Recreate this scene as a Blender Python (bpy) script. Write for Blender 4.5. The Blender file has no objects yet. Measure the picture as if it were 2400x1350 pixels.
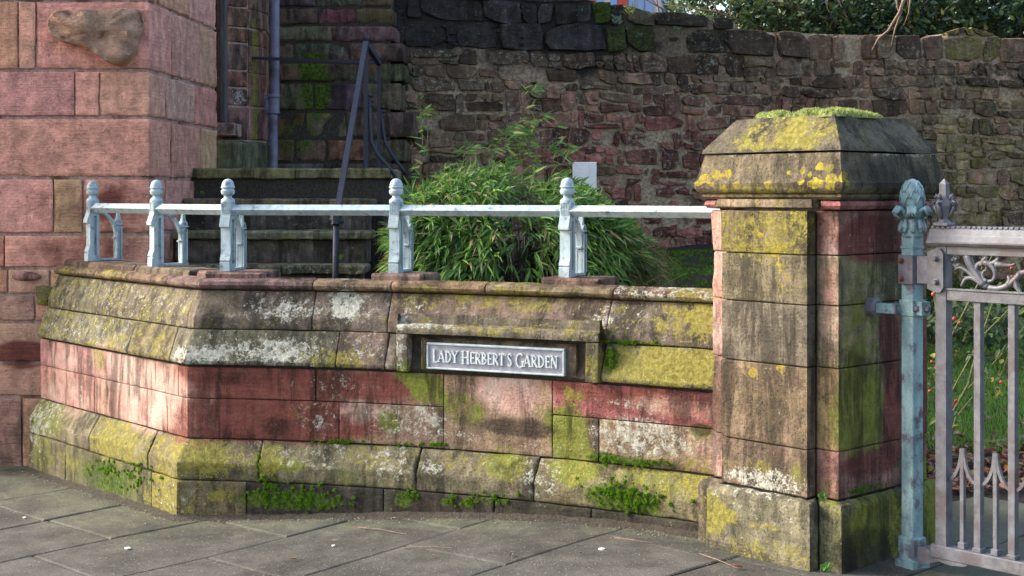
import bpy, math, random
from mathutils import Vector, Matrix, noise
random.seed(7)
R = random.uniform
sc = bpy.context.scene
# ------------------------------------------------------------------ camera
EYE, FPX, HOR = 1.6, 3300.0, 455.0           # eye height, focal length and horizon row of the 2400x1350 photo
cam_d = bpy.data.cameras.new('camera'); cam = bpy.data.objects.new('camera', cam_d)
sc.collection.objects.link(cam); sc.camera = cam
cam.location = (0, 0, EYE); cam.rotation_euler = (math.radians(90), 0, 0)
cam_d.sensor_width = 36; cam_d.lens = 36 * FPX / 2400; cam_d.shift_y = -(675 - HOR) / 2400
cam_d.clip_end = 2000
# ------------------------------------------------------------------ world, sun, exposure
SUN_DIR = Vector((-0.98, 0.2, 0)).normalized(); SUN_EL = math.radians(31)
wd = bpy.data.worlds.new('World'); sc.world = wd; wd.use_nodes = True
nt = wd.node_tree; bg = nt.nodes['Background']
sky = nt.nodes.new('ShaderNodeTexSky'); sky.sky_type = 'NISHITA'; sky.sun_disc = False
sky.sun_elevation = SUN_EL; sky.sun_rotation = math.atan2(SUN_DIR.x, SUN_DIR.y)
sky.air_density = 1.0; sky.dust_density = 4.0; sky.ozone_density = 0.6
nt.links.new(sky.outputs[0], bg.inputs[0]); bg.inputs[1].default_value = 0.15
sd = bpy.data.lights.new('sun', 'SUN'); sun = bpy.data.objects.new('sun', sd); sc.collection.objects.link(sun)
sd.energy = 1.5; sd.angle = math.radians(10); sd.color = (1.0, 0.975, 0.94)
S3 = Vector((SUN_DIR.x * math.cos(SUN_EL), SUN_DIR.y * math.cos(SUN_EL), math.sin(SUN_EL)))
sun.rotation_euler = (-S3).to_track_quat('-Z', 'Y').to_euler()
sun.location = S3 * 30
vs = sc.view_settings; vs.view_transform = 'Standard'; vs.look = 'None'; vs.exposure = 1.6; vs.gamma = 1; vs.use_curve_mapping = False
sc.cycles.use_denoising = True
sc.cycles.max_bounces = 6
# ------------------------------------------------------------------ helpers
COL = sc.collection
WL = {}
def W(px, py, d):
    return Vector(((px - 1200) * d / FPX, d, EYE - (py - HOR) * d / FPX))
def WX(px, d): return (px - 1200) * d / FPX
def WZ(py, d): return EYE - (py - HOR) * d / FPX
def sst(a, b, x):
    if a == b: return 0.0 if x < a else 1.0
    t = min(1, max(0, (x - a) / (b - a))); return t * t * (3 - 2 * t)
def fbm(x, y, z, o=4): return noise.fractal(Vector((x, y, z)), 1.0, 2.0, o)
def thing(name, label, cat, loc=(0, 0, 0), group=None, kind=None):
    o = bpy.data.objects.new(name, None); COL.objects.link(o); o.location = loc
    o.empty_display_size = 0.1
    tag(o, label, cat, group, kind); WL[o.name] = Vector(loc); return o
def tag(o, label=None, cat=None, group=None, kind=None):
    if label: o['label'] = label
    if cat: o['category'] = cat
    if group: o['group'] = group
    if kind: o['kind'] = kind
    return o
def mobj(name, V, F, mat, parent=None, attrs=None, smooth=False, sharp=None, local=False, kind=None):
    me = bpy.data.meshes.new(name)
    off = Vector((0, 0, 0))
    if parent is not None: off = WL.get(parent.name, off)
    if local: off = Vector((0, 0, 0))
    me.from_pydata([(v[0] - off[0], v[1] - off[1], v[2] - off[2]) for v in V], [], F)
    for an, vals in (attrs or {}).items():
        a = me.color_attributes.new(an, 'FLOAT_COLOR', 'POINT')
        flat = [c for v in vals for c in (v if len(v) == 4 else (v[0], v[1], v[2], 1.0))]
        a.data.foreach_set('color', flat)
    if smooth or sharp:
        me.polygons.foreach_set('use_smooth', [True] * len(me.polygons))
        if sharp: me.set_sharp_from_angle(angle=math.radians(sharp))
    me.materials.append(mat); me.update()
    o = bpy.data.objects.new(name, me); COL.objects.link(o)
    if parent is not None:
        o.parent = parent; WL[o.name] = WL.get(parent.name, Vector((0, 0, 0))) if not local else Vector((0, 0, 0))
    else: WL[o.name] = Vector((0, 0, 0))
    if kind: o['kind'] = kind
    return o
class MB:
    def __init__(s): s.V = []; s.F = []; s.C = []
    def add(s, V, F, c=None):
        b = len(s.V); s.V += [tuple(v) for v in V]; s.F += [[i + b for i in f] for f in F]
        if c is not None: s.C += [c] * len(V)
        return s
    def box(s, x0, x1, y0, y1, z0, z1, c=None, bev=0.0):
        if bev <= 0:
            V = [(x, y, z) for z in (z0, z1) for y in (y0, y1) for x in (x0, x1)]
            F = [[0, 2, 3, 1], [4, 5, 7, 6], [0, 1, 5, 4], [2, 6, 7, 3], [0, 4, 6, 2], [1, 3, 7, 5]]
            return s.add(V, F, c)
        b = bev; V = []
        for z, ins in ((z0, b), (z0 + b, 0), (z1 - b, 0), (z1, b)):
            X0, X1, Y0, Y1 = x0 + ins, x1 - ins, y0 + ins, y1 - ins
            V += [(X0 + b, Y0, z), (X1 - b, Y0, z), (X1, Y0 + b, z), (X1, Y1 - b, z), (X1 - b, Y1, z), (X0 + b, Y1, z), (X0, Y1 - b, z), (X0, Y0 + b, z)]
        F = [list(range(7, -1, -1)), list(range(24, 32))]
        for r in range(3):
            for k in range(8):
                a = r * 8 + k; a2 = r * 8 + (k + 1) % 8; F.append([a, a2, a2 + 8, a + 8])
        return s.add(V, F, c)
    def prism(s, poly, axis, a, b, c=None):
        """poly of 2D points extruded along axis 'x','y','z' from a to b"""
        n = len(poly)
        def mk(p, t):
            return {'x': (t, p[0], p[1]), 'y': (p[0], t, p[1]), 'z': (p[0], p[1], t)}[axis]
        V = [mk(p, a) for p in poly] + [mk(p, b) for p in poly]
        F = [list(range(n - 1, -1, -1)), list(range(n, 2 * n))] + [[i, (i + 1) % n, n + (i + 1) % n, n + i] for i in range(n)]
        return s.add(V, F, c)
    def lathe(s, prof, cx=0, cy=0, n=16, c=None, sx=1.0, sy=1.0, rot=0):
        V = []; F = []
        for r, z in prof:
            for k in range(n):
                a = rot + 2 * math.pi * k / n; V.append((cx + r * sx * math.cos(a), cy + r * sy * math.sin(a), z))
        for i in range(len(prof) - 1):
            for k in range(n):
                a = i * n + k; b = i * n + (k + 1) % n; F.append([a, b, b + n, a + n])
        F.append(list(range(n - 1, -1, -1))); m = (len(prof) - 1) * n; F.append(list(range(m, m + n)))
        return s.add(V, F, c)
    def tube(s, pts, rad, n=6, c=None, flat=1.0, up=Vector((0, 0, 1))):
        pts = [Vector(p) for p in pts]; m = len(pts); V = []; F = []
        for i, p in enumerate(pts):
            t = (pts[min(i + 1, m - 1)] - pts[max(i - 1, 0)]).normalized()
            u = t.cross(up)
            if u.length < 1e-4: u = t.cross(Vector((1, 0, 0)))
            u.normalize(); w = u.cross(t)
            r = rad[i] if isinstance(rad, (list, tuple)) else rad
            for k in range(n):
                a = 2 * math.pi * (k + 0.5) / n; V.append(p + u * (r * math.cos(a)) + w * (r * flat * math.sin(a)))
        for i in range(m - 1):
            for k in range(n):
                a = i * n + k; b = i * n + (k + 1) % n; F.append([a, b, b + n, a + n])
        F.append(list(range(n - 1, -1, -1))); F.append(list(range((m - 1) * n, m * n)))
        return s.add(V, F, c)
    def build(s, name, mat, parent=None, smooth=False, sharp=None, local=False, kind=None):
        at = {'tint': s.C} if len(s.C) == len(s.V) and s.C else None
        return mobj(name, s.V, s.F, mat, parent, at, smooth, sharp, local, kind)
# ------------------------------------------------------------------ materials
class NT:
    def __init__(s, name):
        s.m = bpy.data.materials.new(name); s.m.use_nodes = True; s.t = s.m.node_tree
        s.b = s.t.nodes['Principled BSDF']; s.out = s.t.nodes['Material Output']
    def n(s, ty, **k):
        x = s.t.nodes.new(ty)
        for a, v in k.items(): setattr(x, a, v)
        return x
    def l(s, a, b): s.t.links.new(a, b)
    def setin(s, node, key, v):
        if hasattr(v, 'is_output'): s.l(v, node.inputs[key])
        else: node.inputs[key].default_value = v
    def pos(s, scale=(1, 1, 1), obj=False):
        g = s.n('ShaderNodeTexCoord').outputs['Object'] if obj else s.n('ShaderNodeNewGeometry').outputs['Position']
        if scale == (1, 1, 1): return g
        v = s.n('ShaderNodeVectorMath', operation='MULTIPLY'); s.l(g, v.inputs[0]); v.inputs[1].default_value = scale
        return v.outputs[0]
    def noise(s, sc_, det=4, rough=0.6, vec=None, dist=0.0, col=False):
        x = s.n('ShaderNodeTexNoise'); x.inputs['Scale'].default_value = sc_; x.inputs['Detail'].default_value = det
        x.inputs['Roughness'].default_value = rough; x.inputs['Distortion'].default_value = dist
        s.l(vec if vec is not None else s.pos(), x.inputs['Vector'])
        return x.outputs['Color' if col else 'Fac']
    def math(s, op, a, b=0.5, c=None, clamp=False):
        x = s.n('ShaderNodeMath', operation=op, use_clamp=clamp)
        s.setin(x, 0, a); s.setin(x, 1, b)
        if c is not None: s.setin(x, 2, c)
        return x.outputs[0]
    def ramp(s, v, a, b, lo=0.0, hi=1.0):
        x = s.n('ShaderNodeMapRange', interpolation_type='SMOOTHSTEP'); s.setin(x, 'Value', v)
        s.setin(x, 'From Min', a); s.setin(x, 'From Max', b); s.setin(x, 'To Min', lo); s.setin(x, 'To Max', hi)
        return x.outputs[0]
    def mix(s, f, a, b, mode='MIX'):
        x = s.n('ShaderNodeMix', data_type='RGBA', blend_type=mode); s.setin(x, 0, f)
        for k, v in ((6, a), (7, b)):
            if isinstance(v, tuple) and len(v) == 3: v = v + (1,)
            s.setin(x, k, v)
        return x.outputs[2]
    def attr(s, name):
        x = s.n('ShaderNodeAttribute'); x.attribute_name = name; return x
    def sep(s, c):
        x = s.n('ShaderNodeSeparateColor'); s.l(c, x.inputs[0]); return x.outputs
    def scale(s, col, f):
        x = s.n('ShaderNodeVectorMath', operation='SCALE'); s.l(col, x.inputs[0]); s.setin(x, 'Scale', f); return x.outputs[0]
    def bump(s, h, dist, strength=1.0, nrm=None):
        x = s.n('ShaderNodeBump'); s.l(h, x.inputs['Height']); x.inputs['Distance'].default_value = dist; x.inputs['Strength'].default_value = strength
        if nrm is not None: s.l(nrm, x.inputs['Normal'])
        return x.outputs[0]
    def fin(s, col=None, rough=0.8, nrm=None, spec=0.3, metal=0.0):
        if col is not None: s.setin(s.b, 'Base Color', col if not isinstance(col, tuple) else col + (1,))
        s.setin(s.b, 'Roughness', rough); s.b.inputs['Specular IOR Level'].default_value = spec; s.b.inputs['Metallic'].default_value = metal
        if nrm is not None: s.l(nrm, s.b.inputs['Normal'])
        return s.m
def sandstone(name, bump=0.007, var=0.55, tool=0.25, pits=.45, off=.3, streak=(.68, 1.2), grime=.0):
    k = NT(name); P = k.pos()
    nb = k.noise(3.1, 4, 0.55); nm = k.noise(13, 6, 0.68); nf = k.noise(70, 5, 0.7); ng = k.noise(340, 2, 0.5)
    st = k.noise(9, 3, 0.6, k.pos((0.7, 0.7, 9.0)), 0.4)
    tint = k.attr('tint').outputs['Color']
    a = k.attr('pa'); b = k.attr('pb'); A = k.sep(a.outputs['Color']); AD = a.outputs['Alpha']; B = k.sep(b.outputs['Color']); BM = b.outputs['Alpha']
    f = k.math('ADD', k.math('MULTIPLY', k.ramp(nm, 0.25, 0.75), var), k.math('ADD', k.math('MULTIPLY', st, 0.28), k.math('MULTIPLY', nf, 0.45)))
    f = k.math('ADD', f, off)
    sk = k.noise(1.0, 4, .6, k.pos((15, 15, 1.3)), .3)
    f = k.math('MULTIPLY', f, k.ramp(sk, .3, .7, streak[0], streak[1]))
    pit = k.noise(130, 3, .7)
    f = k.math('MULTIPLY', f, k.ramp(pit, .30, .46, pits, 1.08))
    c = k.scale(tint, f)
    # faded / oxidised hue shift
    c = k.mix(k.ramp(nb, 0.45, 0.68, 0, 0.35), c, k.mix(0.5, c, (0.13, 0.105, 0.07)))
    def mask(w, n, kk, soft):
        return k.ramp(k.math('ADD', w, k.math('MULTIPLY', k.math('SUBTRACT', n, 0.5), kk)), 0.5 - soft, 0.5 + soft)
    n2 = k.noise(6.3, 5, 0.62, k.pos((1.0, 1.0, 0.8))); n3 = k.noise(26, 5, 0.7); n4 = k.noise(48, 4, 0.66); n5 = k.noise(17, 6, 0.72, None, 0.6); nq = k.noise(110, 3, .6)
    n5 = k.math('ADD', k.math('MULTIPLY', n5, .7), k.math('MULTIPLY', nq, .3)); n3 = k.math('ADD', k.math('MULTIPLY', n3, .62), k.math('MULTIPLY', nq, .38)); n2 = k.math('ADD', k.math('MULTIPLY', n2, .75), k.math('MULTIPLY', nf, .25))
    c = k.mix(mask(B[0], n2, 1.1, 0.25), c, k.scale(k.mix(k.ramp(nm, .3, .7), (0.16, 0.043, 0.034), (0.25, 0.085, 0.062)), k.math('ADD', 0.55, k.math('MULTIPLY', st, 0.9))))
    c = k.mix(mask(B[1], n5, 1.3, 0.3), c, k.scale(k.mix(k.ramp(n2, .35, .65), (0.52, 0.27, 0.215), (0.62, 0.46, 0.38)), k.math('ADD', 0.6, k.math('MULTIPLY', nm, 0.8))))
    c = k.mix(mask(A[2], n5, 2.0, 0.22), c, k.mix(k.ramp(n3, .35, .65), (0.13, 0.14, 0.022), (0.25, 0.27, 0.045)))
    c = k.mix(mask(AD, k.math('ADD', k.math('MULTIPLY', n2, .6), k.math('MULTIPLY', n5, .4)), 2.4, 0.3), c, k.scale(k.mix(0.5, c, (0.03, 0.024, 0.018)), 0.55))
    if grime:
        g1 = k.noise(1.0, 5, .65, k.pos((5.5, 5.5, 1.6)), .8); g2 = k.noise(1.0, 6, .7, k.pos((26, 26, 2.4)), .4)
        gm = k.math('ADD', k.math('MULTIPLY', g1, .6), k.math('ADD', k.math('MULTIPLY', g2, .3), k.math('MULTIPLY', nq, .1)))
        c = k.mix(k.ramp(gm, .475, .565, 0, grime), c, k.scale(k.mix(.35, c, (.05, .045, .03)), .42))
        c = k.mix(k.ramp(gm, .47, .36, 0, .3), c, k.mix(.6, c, (.17, .175, .10)))
    c = k.mix(k.math('MULTIPLY', mask(A[0], n5, 3.0, 0.16), .85), c, k.mix(k.ramp(n4, .35, .65), (0.165, 0.145, 0.022), (0.31, 0.275, 0.055)))
    c = k.mix(k.math('MULTIPLY', mask(A[1], n3, 3.0, 0.16), .9), c, k.mix(k.ramp(n4, .35, .65), (0.32, 0.33, 0.27), (0.58, 0.58, 0.49)))
    # round crustose lichen discs
    vo = k.n('ShaderNodeTexVoronoi'); vo.inputs['Scale'].default_value = 23; vo.inputs['Randomness'].default_value = 1
    dv = k.n('ShaderNodeVectorMath', operation='ADD'); k.l(P, dv.inputs[0]); dn = k.n('ShaderNodeVectorMath', operation='SCALE')
    k.l(k.noise(40, 3, .6, None, 0, True), dn.inputs[0]); dn.inputs['Scale'].default_value = 0.02; k.l(dn.outputs[0], dv.inputs[1]); k.l(dv.outputs[0], vo.inputs['Vector'])
    vr = k.sep(vo.outputs['Color'])
    rad = k.math('MULTIPLY', k.math('SUBTRACT', k.math('ADD', B[2], vr[0]), 0.95), 0.75, clamp=True)
    disc = k.ramp(k.math('SUBTRACT', rad, vo.outputs['Distance']), -0.02, 0.06)
    c = k.mix(k.math('MULTIPLY', disc, k.ramp(n4, .32, .6, .25, .95)), c, k.mix(vr[1], (0.22, 0.185, 0.025), (0.42, 0.33, 0.03)))
    c = k.mix(mask(BM, n3, 1.5, 0.2), c, k.mix(k.ramp(n4, .35, .65), (0.022, 0.045, 0.004), (0.10, 0.15, 0.012)))
    h = k.math('ADD', k.math('MULTIPLY', nm, 0.9), k.math('ADD', k.math('MULTIPLY', nf, 0.42), k.math('MULTIPLY', ng, 0.12)))
    h = k.math('ADD', h, k.math('ADD', k.math('MULTIPLY', st, tool), k.math('MULTIPLY', k.ramp(pit, .3, .46), .22)))
    h = k.math('ADD', h, k.math('MULTIPLY', mask(A[1], n3, 3.0, 0.16), 0.1))
    return k.fin(c, k.ramp(nm, .3, .7, .72, .95), k.bump(h, bump, 0.9), 0.25)
M = {}
M['stone'] = sandstone('sandstone', 0.014, 1.05, .25, .4, .14, (.68, 1.2), .9); M['tower'] = sandstone('tower_sandstone', 0.019, 0.75, .6, .75, .3, (.9, 1.1))
M['rubble'] = sandstone('rubble_stone', 0.032, 1.1, 0.5, .4, .16, (.8, 1.15), .5)
def simple(name, c1, c2, scale=20, rough=0.8, bump=0.003, spec=0.3, metal=0.0, c3=None, s3=4, vec=(1, 1, 1), rough2=None, t3=(.5, .65)):
    k = NT(name); v = k.pos(vec) if vec != (1, 1, 1) else None
    n1 = k.noise(scale, 6, .65, v); n2 = k.noise(s3, 5, .65); nf = k.noise(scale * 6, 3, .6)
    c = k.mix(k.ramp(n1, .3, .7), c1, c2)
    if c3: c = k.mix(k.ramp(n2, t3[0], t3[1]), c, c3)
    c = k.mix(k.ramp(nf, .3, .7, 0, .35), c, k.scale(c, .6))
    return k.fin(c, k.ramp(n1, .3, .7, rough, rough2 or rough), k.bump(k.math('ADD', n1, k.math('MULTIPLY', nf, .4)), bump), spec, metal)
M['mortar_dark'] = simple('joint_mortar', (.035, .028, .022), (.08, .065, .05), 60, .95, .004)
M['mortar_tower'] = simple('tower_mortar', (.34, .20, .16), (.55, .40, .33), 50, .95, .006, c3=(.12, .07, .055), s3=5)
M['mortar_rubble'] = rubble_mortar_base = simple('rubble_mortar', (.36, .25, .15), (.84, .64, .43), 40, .95, .04, c3=(.12, .09, .055), s3=3.0, t3=(.53, .66))
def soot(m):
    t = m.node_tree; b_ = t.nodes['Principled BSDF']; src = b_.inputs['Base Color'].links[0].from_socket
    g_ = t.nodes.new('ShaderNodeNewGeometry'); sp = t.nodes.new('ShaderNodeSeparateXYZ'); t.links.new(g_.outputs['Position'], sp.inputs[0])
    nz = t.nodes.new('ShaderNodeTexNoise'); nz.inputs['Scale'].default_value = 3; nz.inputs['Detail'].default_value = 5; t.links.new(g_.outputs['Position'], nz.inputs['Vector'])
    def mr(sock, a, c):
        x = t.nodes.new('ShaderNodeMapRange'); x.interpolation_type = 'SMOOTHSTEP'; t.links.new(sock, x.inputs[0]); x.inputs[1].default_value = a; x.inputs[2].default_value = c; return x.outputs[0]
    ad = t.nodes.new('ShaderNodeMath'); t.links.new(sp.outputs[2], ad.inputs[0]); t.links.new(nz.outputs[0], ad.inputs[1])
    mu = t.nodes.new('ShaderNodeMath'); mu.operation = 'MULTIPLY'; t.links.new(mr(ad.outputs[0], 2.95, 3.3), mu.inputs[0]); t.links.new(mr(sp.outputs[0], 2.4, .6), mu.inputs[1])
    mx = t.nodes.new('ShaderNodeMix'); mx.data_type = 'RGBA'; t.links.new(mu.outputs[0], mx.inputs[0]); t.links.new(src, mx.inputs[6]); mx.inputs[7].default_value = (.045, .038, .034, 1); t.links.new(mx.outputs[2], b_.inputs['Base Color'])
soot(M['mortar_rubble'])
M['mortar_mid'] = simple('base_mortar', (.04, .034, .026), (.10, .085, .062), 70, .95, .012)
M['rail'] = simple('pale_blue_paint', (.33, .44, .47), (.50, .60, .62), 34, .42, .0015, .5, c3=(.16, .20, .23), s3=24, vec=(1, 1, .3), t3=(.52, .70))
M['iron'] = simple('dark_iron_paint', (.016, .018, .034), (.034, .037, .058), 60, .5, .002, .5)
M['pipe'] = simple('drainpipe_paint', (.13, .13, .2), (.20, .20, .29), 14, .42, .0015, .5, c3=(.06, .06, .09), s3=5)
M['gate'] = simple('gate_bronze', (.095, .098, .115), (.17, .17, .19), 24, .45, .0012, .5, c3=(.10, .085, .09), s3=7)
M['verdigris'] = simple('verdigris_copper', (.16, .265, .28), (.36, .52, .515), 16, .6, .0012, .4, c3=(.13, .125, .155), s3=13, vec=(1, 1, .35), t3=(.5, .64))
M['bolt'] = simple('rusty_bolt', (.12, .05, .03), (.22, .10, .06), 60, .8, .002)
M['strap'] = simple('hinge_steel', (.12, .115, .14), (.21, .195, .22), 22, .5, .0012, .5, c3=(.13, .075, .05), s3=14, t3=(.58, .7))
M['plaque'] = simple('plaque_bronze', (.26, .255, .30), (.38, .375, .42), 40, .45, .0008, .5, c3=(.36, .40, .45), s3=26, t3=(.55, .75))
M['plaque_edge'] = simple('plaque_edge_metal', (.34, .44, .47), (.58, .65, .66), 30, .4, .0006, .5)
M['letter'] = simple('letter_metal', (.50, .60, .60), (.74, .78, .76), 60, .35, .0004, .5)
M['white'] = simple('white_board', (.80, .80, .79), (.86, .86, .85), 8, .45, .0002, .4)
M['timber'] = simple('old_timber', (.07, .062, .06), (.16, .145, .14), 30, .8, .004, vec=(1, 1, .1))
M['door'] = simple('door_timber', (.022, .02, .024), (.04, .036, .042), 30, .7, .004, vec=(1, 1, .1))
M['soil'] = simple('soil', (.022, .017, .012), (.05, .037, .026), 30, .95, .02)
M['turf'] = simple('turf_soil', (.03, .05, .012), (.06, .09, .02), 20, .95, .02)
M['bank'] = simple('mossy_bank', (.012, .02, .004), (.03, .05, .008), 14, .95, .03, c3=(.02, .015, .012), s3=4)
M['bed'] = simple('paving_bed', (.025, .022, .018), (.05, .045, .036), 40, .95, .005)
M['twig'] = simple('twig_bark', (.16, .10, .065), (.30, .21, .15), 40, .85, .002)
M['bark'] = simple('dark_bark', (.06, .042, .03), (.13, .095, .07), 40, .9, .004)
def paving_mat():
    k = NT('paving'); n1 = k.noise(5, 5, .6); n2 = k.noise(160, 3, .6); n3 = k.noise(1.7, 4, .6); n4 = k.noise(420, 2, .5); n5 = k.noise(36, 5, .7)
    t = k.attr('tint').outputs['Color']; pa = k.sep(k.attr('pa').outputs['Color'])
    c = k.mix(k.ramp(n1, .3, .7), (.066, .064, .054), (.13, .124, .106))
    c = k.mix(1.0, c, t, 'MULTIPLY')
    c = k.mix(k.ramp(n2, .35, .62), k.scale(c, .55), c)
    g = k.ramp(k.math('ADD', pa[2], k.math('MULTIPLY', k.math('SUBTRACT', n1, .5), 1.2)), .3, .75)
    c = k.mix(k.math('MULTIPLY', g, .75), c, k.mix(k.ramp(n5, .3, .7), (.075, .082, .042), (.15, .155, .095)))
    c = k.mix(k.ramp(n3, .48, .66, 0, .55), c, k.scale(c, .5))
    n6 = k.noise(11, 6, .72, None, .8); c = k.mix(k.ramp(n6, .52, .68, 0, .45), c, k.scale(c, .55)); c = k.mix(k.ramp(n6, .44, .3, 0, .3), c, k.scale(c, 1.5))
    vg = k.n('ShaderNodeTexVoronoi'); vg.inputs['Scale'].default_value = 5.5; k.l(k.pos(), vg.inputs['Vector']); gr = k.sep(vg.outputs['Color'])
    gum = k.math('MULTIPLY', k.math('GREATER_THAN', gr[0], .6), k.ramp(vg.outputs['Distance'], .07, .11, .55, 0)); c = k.mix(gum, c, k.mix(gr[1], (.03, .028, .025), (.2, .19, .17)))
    vo = k.n('ShaderNodeTexVoronoi'); vo.inputs['Scale'].default_value = 75; k.l(k.pos(), vo.inputs['Vector']); vr = k.sep(vo.outputs['Color'])
    sp = k.math('MULTIPLY', k.math('GREATER_THAN', vr[0], .78), k.ramp(vo.outputs['Distance'], .16, .28, 1, 0))
    c = k.mix(k.math('MULTIPLY', sp, .8), c, k.mix(vr[1], (.20, .185, .16), (.46, .44, .40)))
    h = k.math('ADD', k.math('MULTIPLY', n2, .5), k.math('ADD', k.math('MULTIPLY', n5, .6), k.math('MULTIPLY', sp, .4)))
    return k.fin(c, k.ramp(n5, .3, .7, .55, .9), k.bump(h, .004), .4)
M['paving'] = paving_mat()
def leaf_mat(name, rough=.45, trans=.35, spec=.4):
    k = NT(name); t = k.attr('tint').outputs['Color']; n = k.noise(60, 3, .6)
    c = k.scale(t, k.math('ADD', .7, k.math('MULTIPLY', n, .6)))
    k.fin(c, rough, None, spec)
    tr = k.n('ShaderNodeBsdfTranslucent'); k.l(c, tr.inputs[0]); mx = k.n('ShaderNodeMixShader'); mx.inputs[0].default_value = trans
    k.l(k.b.outputs[0], mx.inputs[1]); k.l(tr.outputs[0], mx.inputs[2]); k.l(mx.outputs[0], k.out.inputs[0]); return k.m
M['leaf'] = leaf_mat('leaf'); M['gloss_leaf'] = leaf_mat('glossy_leaf', .28, .2, .55); M['moss'] = leaf_mat('moss', .9, .2, .1); M['dry_leaf'] = leaf_mat('dry_leaf', .7, .15, .3)
M['hip'] = simple('rose_hip_skin', (.45, .04, .02), (.6, .12, .04), 20, .3, .0002, .5)
# ------------------------------------------------------------------ swept masonry
class Path:
    """plan polyline; the outside is on the right hand of travel"""
    def __init__(s, pts, corner=8):
        s.p = [Vector((a, b)) for a, b in pts]; n = len(s.p); s.cum = [0.0]; nr = []
        for i in range(n - 1):
            d = s.p[i + 1] - s.p[i]; s.cum.append(s.cum[-1] + d.length); d.normalize(); nr.append(Vector((d.y, -d.x)))
        s.m = []; s.corners = []
        for i in range(n):
            a = nr[max(i - 1, 0)]; b = nr[min(i, n - 2)]
            s.m.append((a + b) / (1 + a.dot(b)))
            if 0 < i < n - 1 and a.angle(b) > math.radians(corner): s.corners.append(s.cum[i])
        s.L = s.cum[-1]
    def ev(s, t):
        t = min(max(t, 0), s.L); lo, hi = 0, len(s.cum) - 1
        while hi - lo > 1:
            m = (lo + hi) // 2
            if s.cum[m] <= t: lo = m
            else: hi = m
        f = (t - s.cum[lo]) / (s.cum[hi] - s.cum[lo])
        return s.p[lo].lerp(s.p[hi], f), s.m[lo].lerp(s.m[hi], f)
    def at(s, t, o):
        p, m = s.ev(t); return p + m * o
    def pick(s, px, py=None, o=0.0, lo=0.0, hi=None):
        """arc length (and height) of the surface point seen at a photo position"""
        best = None; N = 600; hi = s.L if hi is None else hi
        for i in range(N + 1):
            t = lo + (hi - lo) * i / N; q = s.at(t, o); e = abs(1200 + FPX * q.x / q.y - px)
            if best is None or e < best[0] - 1e-6: best = (e, t, q.y)
        if py is None: return best[1]
        return best[1], WZ(py, best[2]), best[2]
CH = dict(Y=0, W=1, G=2, D=3, R=4, P=5, S=6, M=7)
class Paint:
    def __init__(s): s.b = []
    def blob(s, t, z, rt, rz, ch, w): s.b.append((t, z, rt, rz, CH[ch], w))
    def near(s, t0, t1, z0, z1): return [b for b in s.b if b[0] + b[2] * 1.6 > t0 and b[0] - b[2] * 1.6 < t1 and b[1] + b[3] * 1.6 > z0 and b[1] - b[3] * 1.6 < z1]
def samples(a, b, step, extra, bev):
    xs = {round(a, 5), round(b, 5), round(a + bev * .35, 5), round(b - bev * .35, 5), round(a + bev, 5), round(b - bev, 5)}
    n = max(1, int((b - a) / step))
    for i in range(1, n): xs.add(round(a + (b - a) * i / n, 5))
    for e in extra:
        if a + 1e-4 < e < b - 1e-4: xs.add(round(e, 5))
    xs = sorted(xs); out = [xs[0]]
    ex = set(round(e, 5) for e in extra)
    for x in xs[1:]:
        if x - out[-1] < .0008 and x != xs[-1] and x not in ex: continue
        out.append(x)
    return out
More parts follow.
